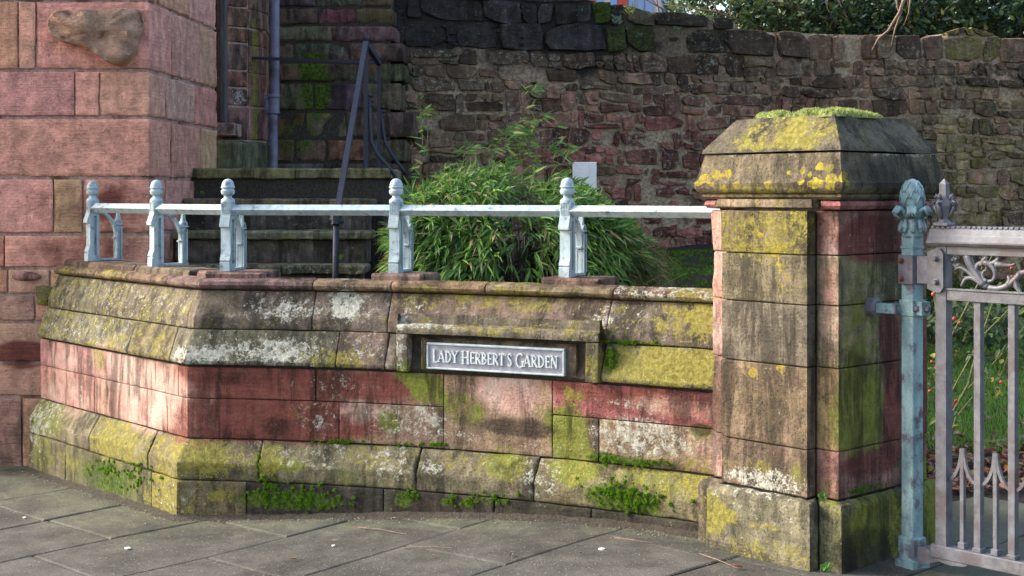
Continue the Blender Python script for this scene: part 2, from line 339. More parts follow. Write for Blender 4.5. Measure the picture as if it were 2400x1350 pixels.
def stone(path, s0, s1, prof, parent, tint, name='stone', paint=None, base=None, gap=.0022, bev=.008, step=.022, amp=.004, depth=.06, mat=None, seed=None, freq=5.0, chip=.6, jit=0.1, zjit=0.0):
    """one block of masonry: prof is a bottom-to-top list of (outset, height)"""
    seed = R(0, 100) if seed is None else seed
    T = [0.0]
    for i in range(len(prof) - 1): T.append(T[-1] + math.hypot(prof[i + 1][0] - prof[i][0], prof[i + 1][1] - prof[i][1]))
    a, b = s0 + gap, s1 - gap; ta, tb = gap, T[-1] - gap
    bv = min(bev, (b - a) * .3, (tb - ta) * .3)
    ss = samples(a, b, step, path.corners, bv); ts = samples(ta, tb, step, T[1:-1], bv)
    base = base or {}
    V = []; PA = []; PB = []; TT = []; ns, nt_ = len(ss), len(ts)
    tv = tuple(c * R(1 - jit, 1 + jit) for c in tint)
    zlo, zhi = min(p[1] for p in prof), max(p[1] for p in prof)
    bl = paint.near(s0, s1, zlo, zhi) if paint else []
    bb = [base.get(k, 0.0) for k in 'YWGDRPSM']
    tj = R(-zjit, zjit)
    def prof_at(t):
        for i in range(len(prof) - 1):
            if t <= T[i + 1] + 1e-9: break
        f = (t - T[i]) / (T[i + 1] - T[i]); do = prof[i + 1][0] - prof[i][0]; dz = prof[i + 1][1] - prof[i][1]; L = math.hypot(do, dz)
        return prof[i][0] + do * f, prof[i][1] + dz * f, dz / L, -do / L
    for s in ss:
        p, m = path.ev(s); ml = m.length
        for t in ts:
            o, z, no, nz = prof_at(t)
            x, y = p.x + m.x * o, p.y + m.y * o
            nn = fbm(x * freq + seed, y * freq, z * freq, 4); n2 = fbm(x * 22 + seed, y * 22, z * 22, 2)
            e = min(s - a, b - s); e2 = min(t - ta, tb - t)
            bw = bv * (1 + chip * n2 * 1.6)
            ins = 0.0
            for q in (e, e2):
                if q < bw and bw > 0: r = 1 - q / bw; ins += bw * .8 * (1 - math.sqrt(max(0, 1 - r * r * .98)))
            d = amp * (nn + .35 * n2) - ins + tj
            V.append((x + m.x / ml * no * d, y + m.y / ml * no * d, z + nz * d))
            w = list(bb)
            for q in bl:
                r2 = ((s - q[0]) / q[2]) ** 2 + ((z - q[1]) / q[3]) ** 2
                if r2 < 2.5: w[q[4]] += q[5] * (1 - sst(.25, 2.2, r2))
            PA.append((w[0], w[1], w[2], w[3])); PB.append((w[4], w[5], w[6], w[7])); TT.append(tv)
    F = [[i * nt_ + j, (i + 1) * nt_ + j, (i + 1) * nt_ + j + 1, i * nt_ + j + 1] for i in range(ns - 1) for j in range(nt_ - 1)]
    ring = [i * nt_ for i in range(ns)] + [(ns - 1) * nt_ + j for j in range(1, nt_)] + [i * nt_ + nt_ - 1 for i in range(ns - 2, -1, -1)] + [j for j in range(nt_ - 2, 0, -1)]
    k0 = len(V)
    for q in ring:
        i, j = divmod(q, nt_); p, m = path.ev(ss[i]); o, z, no, nz = prof_at(ts[j]); ml = m.length
        V.append((V[q][0] - m.x / ml * no * depth, V[q][1] - m.y / ml * no * depth, V[q][2] - nz * depth)); PA.append(PA[q]); PB.append(PB[q]); TT.append(tv)
    nr = len(ring)
    F += [[ring[i], k0 + i, k0 + (i + 1) % nr, ring[(i + 1) % nr]] for i in range(nr)]
    return mobj(name, V, F, mat or M['stone'], parent, {'pa': PA, 'pb': PB, 'tint': TT}, sharp=38)
def sweep(path, s0, s1, prof, parent, mat, name, step=.08, smooth=False, caps=True, bottom=False):
    n = max(1, int((s1 - s0) / step)); ss = sorted({round(s0 + (s1 - s0) * i / n, 5) for i in range(n + 1)} | {round(c, 5) for c in path.corners if s0 < c < s1})
    V = []; m_ = len(prof)
    for s in ss:
        for o, z in prof:
            q = path.at(s, o); V.append((q.x, q.y, z))
    F = [[i * m_ + j, (i + 1) * m_ + j, (i + 1) * m_ + j + 1, i * m_ + j + 1] for i in range(len(ss) - 1) for j in range(m_ - 1)]
    if caps: F += [list(range(m_)), [(len(ss) - 1) * m_ + j for j in range(m_ - 1, -1, -1)]]
    return mobj(name, V, F, mat, parent, sharp=35)
def pillow(outline, origin, U, Vv, N, h, tint, name, parent, mat, base=None, seed=0, rings=((1, -.6), (1, .25), (.9, .72), (.62, .98), (.3, 1.05)), rough=.25, back=None, mb=None):
    """irregular stone: 2D outline inflated along N"""
    n = len(outline); cx = sum(p[0] for p in outline) / n; cy = sum(p[1] for p in outline) / n
    V = []; bb = [(base or {}).get(k, 0.0) for k in 'YWGDRPSM']; tx, ty = R(-.35, .35), R(-.35, .35)
    sz = max(max(abs(p[0] - cx), abs(p[1] - cy)) for p in outline)
    for r, hh in rings:
        for p in outline:
            x, y = cx + (p[0] - cx) * r, cy + (p[1] - cy) * r
            nn = fbm(x * 9 + seed, y * 9, seed * 1.7 + hh, 3)
            q = h * hh
            if hh > 0: q += h * (rough * nn * 1.6 + (tx * (x - cx) + ty * (y - cy)) / sz * min(hh, 1))
            V.append(origin + U * (x + (.012 * nn if 0 < hh else 0)) + Vv * (y + (.008 * fbm(y * 12, x * 12, seed, 2))) + N * q)
    V.append(origin + U * cx + Vv * cy + N * h * (1.0 + rough * R(-.6, .8)))
    F = []
    for k in range(len(rings) - 1):
        for i in range(n):
            a = k * n + i; b = k * n + (i + 1) % n; F.append([a, b, b + n, a + n])
    k = (len(rings) - 1) * n; c = len(V) - 1
    F += [[k + i, k + (i + 1) % n, c] for i in range(n)]
    at = {'pa': [tuple(bb[:4])] * len(V), 'pb': [tuple(bb[4:])] * len(V), 'tint': [tint] * len(V)}
    if mb is not None:
        b0 = len(mb['V']); mb['V'] += V; mb['F'] += [[i + b0 for i in f] for f in F]
        for q in at: mb[q] += at[q]
        return None
    return mobj(name, V, F, mat, parent, at, sharp=24 if mat is M['rubble'] else 55)
# ------------------------------------------------------------------ ground and pavement
def gz(x, y=0): return .135 * sst(-1.7, .7, x) - .03 * (1 - sst(-2.7, -1.7, x))
g = MB(); g.box(-400, 400, -200, 900, -1.2, -.12); tag(g.build('ground', M['soil']), kind='structure')
UA, UB = Vector((.72, .694)), Vector((.694, -.72)); O0 = Vector((-1.565, 6.84))
C48, S48 = math.cos(math.radians(48)), math.sin(math.radians(48))
PC = Vector((1.273, 5.49)); PU1 = Vector((-C48, S48)); PU2 = Vector((S48, C48)); PN1 = Vector((-S48, -C48)); PN2 = Vector((C48, -S48)); PS = .63
pave = MB()
NX, NY = 60, 36
for j in range(NY + 1):
    for i in range(NX + 1):
        x = -6 + 10.5 * i / NX; y = 2.6 + 6.2 * j / NY; pave.V.append((x, y, gz(x) - .014))
pave.F = [[j * (NX + 1) + i, j * (NX + 1) + i + 1, (j + 1) * (NX + 1) + i + 1, (j + 1) * (NX + 1) + i] for j in range(NY) for i in range(NX)]
pavement = pave.build('pavement', M['bed']); tag(pavement, kind='structure')
def front_d(x): return 6.68 - .455 * x - .12 * x * x
def slab(a0, a1, b0, b1, parent, lift=0, green=None, tint=None):
    V = []; PA = []; n = 7; gp = .0035
    tv = tint or (R(.88, 1.1),) * 3; tz = R(-.002, .003); tl = (R(-.003, .003), R(-.003, .003))
    us = [0, .012, .2, .5, .8, .988, 1]
    for i in us:
        for j in us:
            a = a0 + gp + (a1 - a0 - 2 * gp) * i; b = b0 + gp + (b1 - b0 - 2 * gp) * j
            p = O0 + UA * a + UB * b
            ed = i in (0, 1) or j in (0, 1)
            V.append((p.x, p.y, gz(p.x) + lift + tz + tl[0] * (i - .5) + tl[1] * (j - .5) - (.004 if ed else 0)))
            gr = .12 + .5 * (1 - sst(0, .55, front_d(p.x) - .2 - p.y)) if -1.6 < p.x < 1.2 else .12
            if p.x <= -1.6: gr = .15 + .45 * sst(-.9, -.1, -(p - Vector((-1.69, 6.95))).dot(Vector((-.755, -.655))))
            PA.append((0, 0, green if green is not None else gr, 0))
    F = [[i * n + j, (i + 1) * n + j, (i + 1) * n + j + 1, i * n + j + 1] for i in range(n - 1) for j in range(n - 1)]
    F = [f[::-1] for f in F]
    ring = [i * n for i in range(n)] + [(n - 1) * n + j for j in range(1, n)] + [i * n + n - 1 for i in range(n - 2, -1, -1)] + [j for j in range(n - 2, 0, -1)]
    k0 = len(V)
    for q in ring: V.append((V[q][0], V[q][1], V[q][2] - .03)); PA.append(PA[q])
    F += [[ring[(i + 1) % len(ring)], k0 + (i + 1) % len(ring), k0 + i, ring[i]] for i in range(len(ring))]
    return mobj('paving_slab', V, F, M['paving'], parent, {'pa': PA, 'pb': [(0, 0, 0, 0)] * len(V), 'tint': [tv] * len(V)})
for r in range(-8, 9):
    off = {0: .12, 1: .62, -1: .5, 2: .3}.get(r, R(0, .9)); b0 = r * .635
    for q in range(-9, 8):
        a0 = q * .92 + off; c = O0 + UA * (a0 + .46) + UB * (b0 + .32)
        if not (-4.6 < c.x < 3.2 and 3.6 < c.y < 9.0): continue
        if (c - PC).dot(PN1) < -.55: 
            if c.x > 1.2: continue
        if c.x > -1.3 and c.x < 1.2 and c.y > front_d(c.x) + .55: continue
        slab(a0, a0 + .92, b0, b0 + .635, pavement)
# ------------------------------------------------------------------ curved garden wall
leg_a = Vector((-2.73, 8.44)); corner = Vector((-1.565, 7.10))
pts = [tuple(leg_a), tuple(corner)]
NC = 40
for i in range(1, NC + 1):
    x = -1.565 + (1.06 + 1.565) * i / NC; pts.append((x, front_d(x)))
WP = Path(pts)
gw = thing('garden_wall', 'low weathered sandstone wall with steep mossy coping curving from the tower to the gate pier', 'wall', (-.3, 6.85, 0))
SC = WP.corners[0]
Zr0, Zr1 = 1.118, 1.174
core = [(.15, -.12), (.15, .18), (.085, .385), (.085, .74), (.10, .76), (.04, .92), (-.015, 1.1), (-.03, 1.15), (-.30, 1.15), (-.30, -.12)]
sweep(WP, 0, WP.L, core, gw, M['mortar_dark'], 'mortar_core')
V = []; F = []; nf_ = 150
for i in range(nf_ + 1):
    s_ = WP.L * i / nf_
    for o_, h_ in ((.15, .026), (.174, .016), (.190, .007), (.212, .0), (.24, -.012)):
        q = WP.at(s_, o_ + .018 * fbm(s_ * 9, o_ * 9, 2, 3) * (o_ > .18)); V.append((q.x, q.y, gz(q.x) + h_ + .008 * fbm(s_ * 22, o_ * 30, 1, 3) + .003))
F = [[i * 5 + j, i * 5 + j + 1, (i + 1) * 5 + j + 1, (i + 1) * 5 + j] for i in range(nf_) for j in range(4)]
mobj('base_fillet', V, F, M['mortar_mid'], gw, smooth=True)
WPT = Paint()
def wb(px, py, rx, ry, ch, w, o=.1):
    lo, hi = (0, SC) if px < 478 else (SC, WP.L)
    if ch == 'W': w *= .85
    s, z, d = WP.pick(px, py, o, lo, hi); f = 1.25 if px > 478 else 1.9
    WPT.blob(s, z, rx * d / FPX * f, ry * d / FPX, ch, w)
for a in [  # px, py, rx, ry, channel, weight (photo marks carried over to the wall's own surface)
    (640, 722, 70, 26, 'W', .30), (690, 735, 40, 26, 'W', .22), (790, 712, 34, 34, 'W', .55), (840, 730, 60, 28, 'W', .22), (1000, 700, 70, 25, 'Y', .28), (1180, 705, 90, 25, 'Y', .34),
    (1330, 720, 34, 45, 'D', .55), (1400, 745, 22, 22, 'W', .5), (1600, 735, 60, 50, 'Y', .36), (1520, 745, 60, 45, 'W', .14), (1660, 740, 25, 45, 'Y', .3), (560, 740, 60, 40, 'D', .35), (955, 720, 22, 30, 'W', .3),
    (600, 825, 80, 28, 'W', .34), (440, 835, 30, 22, 'W', .5), (700, 825, 50, 30, 'W', .25), (750, 840, 40, 25, 'Y', .3), (850, 815, 40, 30, 'W', .3), (830, 845, 50, 18, 'Y', .3), (730, 810, 20, 34, 'D', .45),
    (1530, 860, 140, 40, 'Y', .42), (1600, 850, 70, 40, 'Y', .2), (1430, 845, 14, 30, 'M', .8), (1470, 803, 60, 5, 'M', .7), (1400, 850, 14, 40, 'D', .4), (940, 800, 14, 60, 'W', .35),
    (1170, 765, 240, 12, 'Y', .2), (1000, 762, 60, 8, 'W', .4), (960, 870, 30, 30, 'G', .7), (1000, 885, 60, 10, 'G', .3),
    # face courses
    (620, 900, 150, 40, 'R', .85), (560, 888, 60, 18, 'D', .6), (690, 900, 40, 12, 'W', .3), (650, 985, 180, 50, 'R', .85), (645, 1000, 30, 25, 'D', .6), (740, 975, 50, 45, 'W', .34), (705, 965, 30, 30, 'Y', .3),
    (790, 900, 45, 25, 'W', .33), (880, 905, 70, 30, 'R', .7), (870, 905, 25, 14, 'P', .35), (1000, 915, 38, 34, 'G', .8), (985, 900, 20, 30, 'Y', .2), (1030, 925, 10, 20, 'P', .6),
    (950, 985, 80, 40, 'W', .45), (840, 965, 45, 30, 'P', .55), (912, 990, 26, 24, 'G', .7), (910, 1000, 22, 14, 'D', .4), (1010, 970, 30, 30, 'W', .2),
    (1200, 925, 85, 48, 'P', .68), (1200, 930, 80, 40, 'R', .35), (1090, 960, 50, 40, 'G', .55), (1270, 940, 20, 45, 'G', .5), (1230, 1005, 70, 20, 'D', .9), (1130, 990, 60, 15, 'D', .45), (1160, 1030, 130, 10, 'W', .38), (1080, 1000, 25, 20, 'W', .3),
    (1345, 925, 22, 24, 'Y', .6), (1345, 925, 25, 26, 'G', .4), (1475, 948, 60, 12, 'W', .48), (1580, 955, 110, 26, 'P', .5), (1560, 945, 150, 30, 'R', .6), (1330, 905, 60, 20, 'R', .6), (1550, 940, 50, 12, 'G', .35),
    (1330, 1010, 42, 52, 'G', .85), (1330, 1020, 34, 34, 'Y', .25), (1500, 1025, 110, 45, 'W', .6), (1430, 985, 50, 12, 'Y', .3), (1640, 1005, 24, 14, 'D', .9), (1640, 1012, 28, 22, 'G', .5), (1660, 1050, 30, 20, 'P', .5), (1380, 1060, 40, 10, 'W', .3),
    # left leg faces
    (150, 835, 40, 40, 'P', .6), (260, 850, 60, 50, 'P', .65), (360, 900, 70, 50, 'P', .7), (330, 960, 70, 50, 'P', .72), (160, 930, 70, 45, 'P', .55), (430, 960, 40, 80, 'P', .3), (430, 960, 60, 90, 'R', .6), (230, 835, 18, 40, 'G', .5), (380, 895, 14, 30, 'W', .4), (180, 920, 30, 20, 'W', .3), (340, 990, 40, 8, 'W', .5),
    # plinth
    (120, 970, 50, 50, 'G', .3), (110, 960, 50, 60, 'W', .35), (290, 1040, 60, 50, 'Y', .40), (300, 1060, 60, 30, 'S', .2), (420, 1070, 60, 50, 'Y', .38), (500, 1055, 60, 20, 'Y', .3), (520, 1100, 60, 18, 'D', .4), (560, 1085, 70, 20, 'Y', .25),
    (640, 1075, 25, 40, 'Y', .45), (740, 1065, 120, 28, 'W', .22), (860, 1060, 60, 30, 'Y', .3), (930, 1085, 40, 35, 'W', .3), (1020, 1090, 24, 16, 'W', .4), (1130, 1090, 110, 40, 'Y', .18), (1190, 1080, 40, 40, 'G', .5), (1350, 1080, 46, 46, 'G', .8), (1350, 1080, 40, 40, 'Y', .3),
    (1280, 1100, 40, 50, 'W', .3), (1560, 1110, 120, 50, 'Y', .25), (1560, 1110, 120, 50, 'G', .35), (1480, 1080, 90, 10, 'M', .75), (1560, 1095, 80, 10, 'D', .7), (1420, 1075, 30, 16, 'M', .6), (1640, 1120, 40, 40, 'Y', .3),
    (660, 1085, 60, 15, 'G', .5), (820, 1110, 40, 20, 'M', .45), (640, 1115, 60, 14, 'M', .4),
    # base strip
    (120, 1060, 40, 40, 'G', .4), (100, 1050, 40, 50, 'W', .3), (190, 1080, 50, 30, 'Y', .4), (250, 1110, 60, 35, 'M', .5), (310, 1130, 50, 40, 'M', .5), (400, 1155, 45, 50, 'Y', .5), (420, 1160, 40, 50, 'W', .28), (690, 1165, 110, 24, 'M', .7), (530, 1155, 30, 14, 'Y', .5), (680, 1180, 40, 10, 'W', .45),
    (960, 1165, 22, 18, 'M', .7), (1060, 1170, 14, 14, 'M', .6), (1105, 1172, 14, 14, 'M', .6), (1170, 1165, 40, 14, 'M', .5), (1280, 1175, 14, 14, 'W', .3), (1460, 1160, 70, 30, 'M', .75), (1540, 1190, 50, 16, 'M', .55),
]: wb(*a)
def cuts(pxs, o, s_end=None):
    return [0.0] + [WP.pick(p, None, o, 0 if p < 478 else SC, SC if p < 478 else WP.L) for p in pxs] + [WP.L if s_end is None else s_end]
def course(pxs, o, prof, tint, base, name='stone', skip=(), tints=None, bases=None, **k):
    c = cuts(pxs, o)
    for i in range(len(c) - 1):
        if i in skip: continue
        tt = (tints or {}).get(i, tint); bs = dict(base); bs.update((bases or {}).get(i, {}))
        mid = (c[i] + c[i + 1]) / 2
        stone(WP, c[i], c[i + 1], prof, gw, tt, name, WPT, bs, **k)
roll = [(-.03, Zr0), (.002, Zr0 + .004), (.017, Zr0 + .014), (.021, Zr0 + .026), (.014, Zr0 + .043), (-.008, Zr0 + .054), (-.03, Zr1 + .001), (-.055, Zr0 + .048), (-.09, Zr0 + .036), (-.27, Zr0 + .034)]
BR, OL, DK = (.165, .13, .095), (.16, .145, .085), (.085, .068, .05)
course([228, 300, 398, 735, 919, 1140, 1440], 0, roll, (.22, .14, .095), dict(Y=.22, W=.12, D=.05), 'coping_roll', bev=.004, amp=.003, step=.03, bases={0: dict(Y=.42), 1: dict(Y=.45), 3: dict(D=.25), 7: dict(W=.38, Y=.3)}, tints={3: (.19, .12, .10)})
up = [(.058, .925), (.054, .985), (.046, 1.0), (-.008, Zr0 - .006), (-.03, Zr0 - .002)]
course([228, 447, 735, 913, 1426], .03, up, BR, dict(Y=.22, W=.10), 'coping_stone', bases={0: dict(Y=.42, W=.24), 1: dict(Y=.40, W=.26), 2: dict(D=.22, W=.12), 3: dict(W=.12), 5: dict(Y=.28)}, bev=.006)
low = [(.118, .752), (.124, .775), (.118, .79), (.062, .921), (.05, .925)]
course([306, 405, 790, 905, 932, 1385, 1413], .1, low, BR, dict(Y=.22, W=.10), 'coping_stone', skip=(5,), bases={0: dict(Y=.46, W=.28), 1: dict(Y=.42, W=.14, G=.2), 2: dict(Y=.16, W=.18), 7: dict(Y=.33)}, bev=.006)
fa = [(.100, .585), (.100, .742)]; fb = [(.100, .387), (.100, .585)]; fab = [(.100, .387), (.100, .742)]
RD, PK = (.27, .10, .085), (.40, .21, .165)
course([288, 418, 740, 1040, 1295], .1, fa, RD, dict(R=.2), skip=(4,), tints={0: PK, 1: PK, 3: (.28, .15, .12)}, bases={0: dict(R=.1), 2: dict(R=.5)}, bev=.004, amp=.003)
course([222, 392, 795, 1040, 1295, 1404], .1, fb, RD, dict(R=.2), skip=(4,), tints={0: PK, 1: PK, 3: (.29, .18, .13), 5: (.2, .14, .08), 6: (.3, .19, .14)}, bases={2: dict(R=.5)}, bev=.004, amp=.003)
sA, sB = WP.pick(1040, None, .1, SC), WP.pick(1295, None, .1, SC)
stone(WP, sA, sB, fab, gw, (.30, .19, .13), 'stone', WPT, dict(), bev=.004, amp=.006, freq=4)
pl = [(.166, .19), (.168, .275), (.160, .290), (.100, .382), (.088, .387)]
course([215, 352, 607, 977, 1253], .15, pl, OL, dict(Y=.14, W=.10, G=.2, D=.18), 'plinth_stone', bases={0: dict(G=.34, W=.16), 1: dict(Y=.28)}, bev=.012, chip=.9, amp=.005)
bs = [(.172, -.10), (.170, .19)]
course([155, 357, 579, 900, 1160, 1387], .165, bs, (.042, .036, .027), dict(D=.2, G=.12), 'base_stone', tints={0: (.17, .15, .08), 1: (.13, .115, .06), 2: (.15, .13, .07)}, bases={2: dict(D=.1, Y=.15)}, bev=.006)
# the sign surround
s0, s1 = WP.pick(932, None, .12, SC), WP.pick(1408, None, .12, SC); i0, i1 = WP.pick(962, None, .10, SC), WP.pick(1380, None, .10, SC)
stone(WP, s0, s1, [(.10, .932), (.140, .934), (.142, .955), (.134, .972), (.06, .992), (.03, .997)], gw, BR, 'sign_hood', WPT, dict(Y=.28, W=.16), bev=.005, chip=.9, depth=.09)
stone(WP, s0, i0, [(.136, .748), (.138, .931)], gw, (.23, .19, .13), 'sign_jamb', WPT, dict(W=.3), bev=.004, depth=.09)
stone(WP, i1, s1, [(.136, .748), (.138, .931)], gw, (.2, .17, .10), 'sign_jamb', WPT, dict(Y=.2), bev=.004, depth=.09)
sweep(WP, i0 + .002, i1 - .002, [(.04, .742), (.078, .744), (.078, .934), (.04, .935)], gw, M['mortar_dark'], 'recess_back')
j0, j1 = WP.pick(985, None, .1, SC), WP.pick(1352, None, .1, SC)
stone(WP, j0, j1, [(.082, .748), (.098, .762), (.098, .900), (.082, .915)], gw, (.15, .115, .075), 'recessed_panel', WPT, dict(Y=.1, G=.2, D=.2), bev=.003, amp=.002)
# post pads
PADS = []
for a, b in ((128, 322), (325, 452), (470, 628), (874, 996), (1272, 1408)):
    pa_ = WP.pick(a, None, -.06, 0 if a < 478 else SC, SC if a < 478 else WP.L); pb_ = WP.pick(b, None, -.06, 0 if b < 478 else SC, SC if b < 478 else WP.L)
    if a == 128: pa_ = .02
    stone(WP, pa_, pb_, [(-.030, 1.13), (-.032, 1.196), (-.045, 1.208), (-.27, 1.208)], gw, (.21, .14, .105), 'pad_stone', None, dict(Y=.12, D=.15, G=.1), bev=.014, chip=.9, depth=.05)
# ------------------------------------------------------------------ plaque
pm = (WP.pick(1003, None, .11, SC) + WP.pick(1325, None, .11, SC)) / 2
pw = abs(WP.pick(1325, None, .11, SC) - WP.pick(1003, None, .11, SC))
q0 = WP.at(pm - pw / 2, .108); q1 = WP.at(pm + pw / 2, .108); qc = (q0 + q1) / 2; qx = (q1 - q0).normalized(); qn = Vector((qx.y, -qx.x))
PLW, PLH = (q1 - q0).length, .126
plq = thing('name_plaque', 'bronze plaque with raised lettering set in the stone surround of the low wall', 'plaque', (qc.x, qc.y, .830))
plq.rotation_euler = (0, 0, math.atan2(qx.y, qx.x))
WL[plq.name] = Vector((0, 0, 0))
b = MB(); b.box(-PLW / 2 + .004, PLW / 2 - .004, -.006, .02, -PLH / 2 + .004, PLH / 2 - .004); b.build('plate', M['plaque'], plq, local=True)
for nm, (x0, x1, z0, z1) in dict(t=(-PLW / 2, PLW / 2, PLH / 2 - .011, PLH / 2), b=(-PLW / 2, PLW / 2, -PLH / 2, -PLH / 2 + .009), l=(-PLW / 2, -PLW / 2 + .010, -PLH / 2 + .009, PLH / 2 - .011), r=(PLW / 2 - .010, PLW / 2, -PLH / 2 + .009, PLH / 2 - .011)).items():
    b = MB(); b.box(x0, x1, -.014, .018, z0, z1, bev=.0025); b.build('border', M['plaque_edge'], plq, local=True)
def arc(cx, cy, rx, ry, a0, a1, n=10): return [(cx + rx * math.cos(math.radians(a0 + (a1 - a0) * i / n)), cy + ry * math.sin(math.radians(a0 + (a1 - a0) * i / n))) for i in range(n + 1)]
TH, TN = .15, .075     # thick and thin strokes, unit = cap height
def serif(x, y): return ([(x - .14, y), (x + .14, y)], .05)
GL = {
    'L': (.52, [([(.14, 0), (.14, 1)], TH), ([(.14, .03), (.5, .03)], TN), ([(.5, .0), (.53, .16)], TN), serif(.14, .98)]),
    'A': (.74, [([(.06, 0), (.36, 1)], TN), ([(.36, 1), (.68, 0)], TH), ([(.17, .33), (.56, .33)], TN), serif(.06, .02), serif(.68, .02)]),
    'D': (.70, [([(.13, 0), (.13, 1)], TH), (arc(.13, .5, .5, .48, 90, -90, 12), TH * .8), serif(.1, .02), serif(.1, .98)]),
    'Y': (.66, [([(.05, 1), (.33, .5)], TH), ([(.62, 1), (.33, .5)], TN), ([(.33, .52), (.33, 0)], TH), serif(.33, .02), serif(.06, .98), serif(.6, .98)]),
    'H': (.78, [([(.13, 0), (.13, 1)], TH), ([(.65, 0), (.65, 1)], TH), ([(.13, .5), (.65, .5)], TN), serif(.13, .02), serif(.13, .98), serif(.65, .02), serif(.65, .98)]),
    'E': (.52, [([(.13, 0), (.13, 1)], TH), ([(.13, .03), (.5, .03)], TN), ([(.13, .52), (.42, .52)], TN), ([(.13, .97), (.47, .97)], TN), ([(.5, 0), (.53, .15)], TN), ([(.47, 1), (.48, .86)], TN), ([(.42, .6), (.42, .44)], TN)]),
    'R': (.64, [([(.13, 0), (.13, 1)], TH), (arc(.13, .74, .36, .24, 90, -90, 8), TH * .75), ([(.28, .5), (.62, 0)], TH), serif(.13, .02), serif(.1, .98)]),
    'B': (.58, [([(.13, 0), (.13, 1)], TH), (arc(.13, .75, .30, .23, 90, -90, 8), TH * .75), (arc(.13, .27, .38, .25, 90, -90, 8), TH * .8), serif(.1, .02), serif(.1, .98)]),
    'T': (.60, [([(.30, 0), (.30, 1)], TH), ([(.04, .97), (.56, .97)], TN), ([(.04, 1), (.04, .84)], TN), ([(.56, 1), (.56, .84)], TN), serif(.3, .02)]),
    "'": (.18, [([(.1, 1.02), (.06, .8)], TN)]),
    'S': (.46, [([(.42, .86), (.36, .97), (.22, 1.0), (.09, .92), (.06, .76), (.14, .62), (.3, .48), (.41, .34), (.41, .16), (.30, .02), (.14, 0), (.04, .12)], TH * .75)]),
    'G': (.74, [(arc(.42, .5, .36, .5, 50, 330, 16), TH * .8), ([(.70, .02), (.70, .42)], TH * .9), ([(.56, .42), (.82, .42)], .06)]),
    'N': (.76, [([(.12, 0), (.12, 1)], TN), ([(.12, 1), (.64, 0)], TH), ([(.64, 0), (.64, 1)], TN), serif(.12, .02), serif(.08, .98), serif(.64, .98)]),
}
txt = [("LADY", 1.22), ("HERBERT'S", 1.22), ("GARDEN", 1.22)]
units = 0; seq = []
for wi, (wrd, big) in enumerate(txt):
    for ci, ch in enumerate(wrd):
        hgt = 1.12 if ci == 0 else 1.0
        seq.append((ch, hgt, units)); units += GL[ch][0] * hgt * .92 + .075
    units += .34
units -= .34
CAP = .054; fx = (PLW - .062) / (units * CAP)
for ch, hgt, u0 in seq:
    b = MB()
    for li, (poly, w) in enumerate(GL[ch][1]):
        w = w * 1.15
        for i in range(len(poly) - 1):
            p, q = Vector(poly[i]), Vector(poly[i + 1]); t = (q - p).normalized(); nn = Vector((-t.y, t.x)) * w / 2
            if len(poly) > 2: p = p - t * .012; q = q + t * .012
            quad = [p - nn, q - nn, q + nn, p + nn]
            xs = [(-PLW / 2 + .031 + (u0 + v.x * .92 * hgt) * CAP * fx, -.0275 - (.0 if hgt == 1 else .003) + v.y * CAP * hgt) for v in quad]
            b.prism(xs, 'y', -.013 - .0002 * li, -.004)
    b.build('letter', M['letter'], plq, local=True)
# ------------------------------------------------------------------ metal railing on the wall
rl = thing('metal_railing', 'pale blue cast metal railing with domed posts standing on the low sandstone wall', 'railing', (-.9, 7.2, 1.2))
WLR = WL[rl.name]
POSTS = []
def inward(p_s, o): return WP.at(p_s, o), -WP.ev(p_s)[1].normalized()
def post_on_leg(px, o, lo, hi):
    s = WP.pick(px, None, -o, lo, hi); p = WP.at(s, -o); n = WP.ev(s)[1].normalized(); return p, n
leg_n = Vector((-.755, -.655)).normalized()
for px, lo, hi in ((217, 0, SC), (367, 0, SC), (534, SC, WP.L), (928, SC, WP.L), (1330, SC, WP.L)):
    p, n = post_on_leg(px, .085, lo, hi)
    if px < 478: n = leg_n
    if px == 534: n = Vector((-.24, -.97)).normalized()
    POSTS.append((p, n))
def shaft_mb():
    b = MB()
    fl = [(-.040, 0), (-.040, .044), (-.033, .049), (-.040, .055), (-.036, .068), (-.027, .090), (-.027, .220), (-.045, .224), (-.046, .236), (-.028, .288), (-.028, .350), (-.006, .350), (-.006, 0)]
    b.prism(fl, 'x', -.0265, .0265)
    b.prism([(-.006, 0), (-.006, .04), (.018, .03), (.018, 0)], 'x', -.026, .026)
    b.box(-.012, .012, -.006, .018, .03, .28)                                     # recessed web
    b.box(-.0262, .0262, .014, .030, 0, .292)
    b.prism([(-.006, .262), (-.006, .350), (.028, .350), (.030, .285), (.014, .262)], 'x', -.0262, .0262)
    return b
def finial_mb():
    b = MB()
    b.lathe([(.036, .350), (.034, .362), (.024, .372)], n=8, rot=math.pi / 8)
    b.lathe([(.024, .370), (.020, .374), (.0195, .382), (.024, .385), (.033, .392), (.036, .402), (.036, .409), (.031, .414), (.0305, .422), (.036, .4225), (.0365, .427), (.033, .430), (.0315, .442), (.027, .454), (.019, .463), (.009, .468), (.001, .4695)], n=20)
    return b
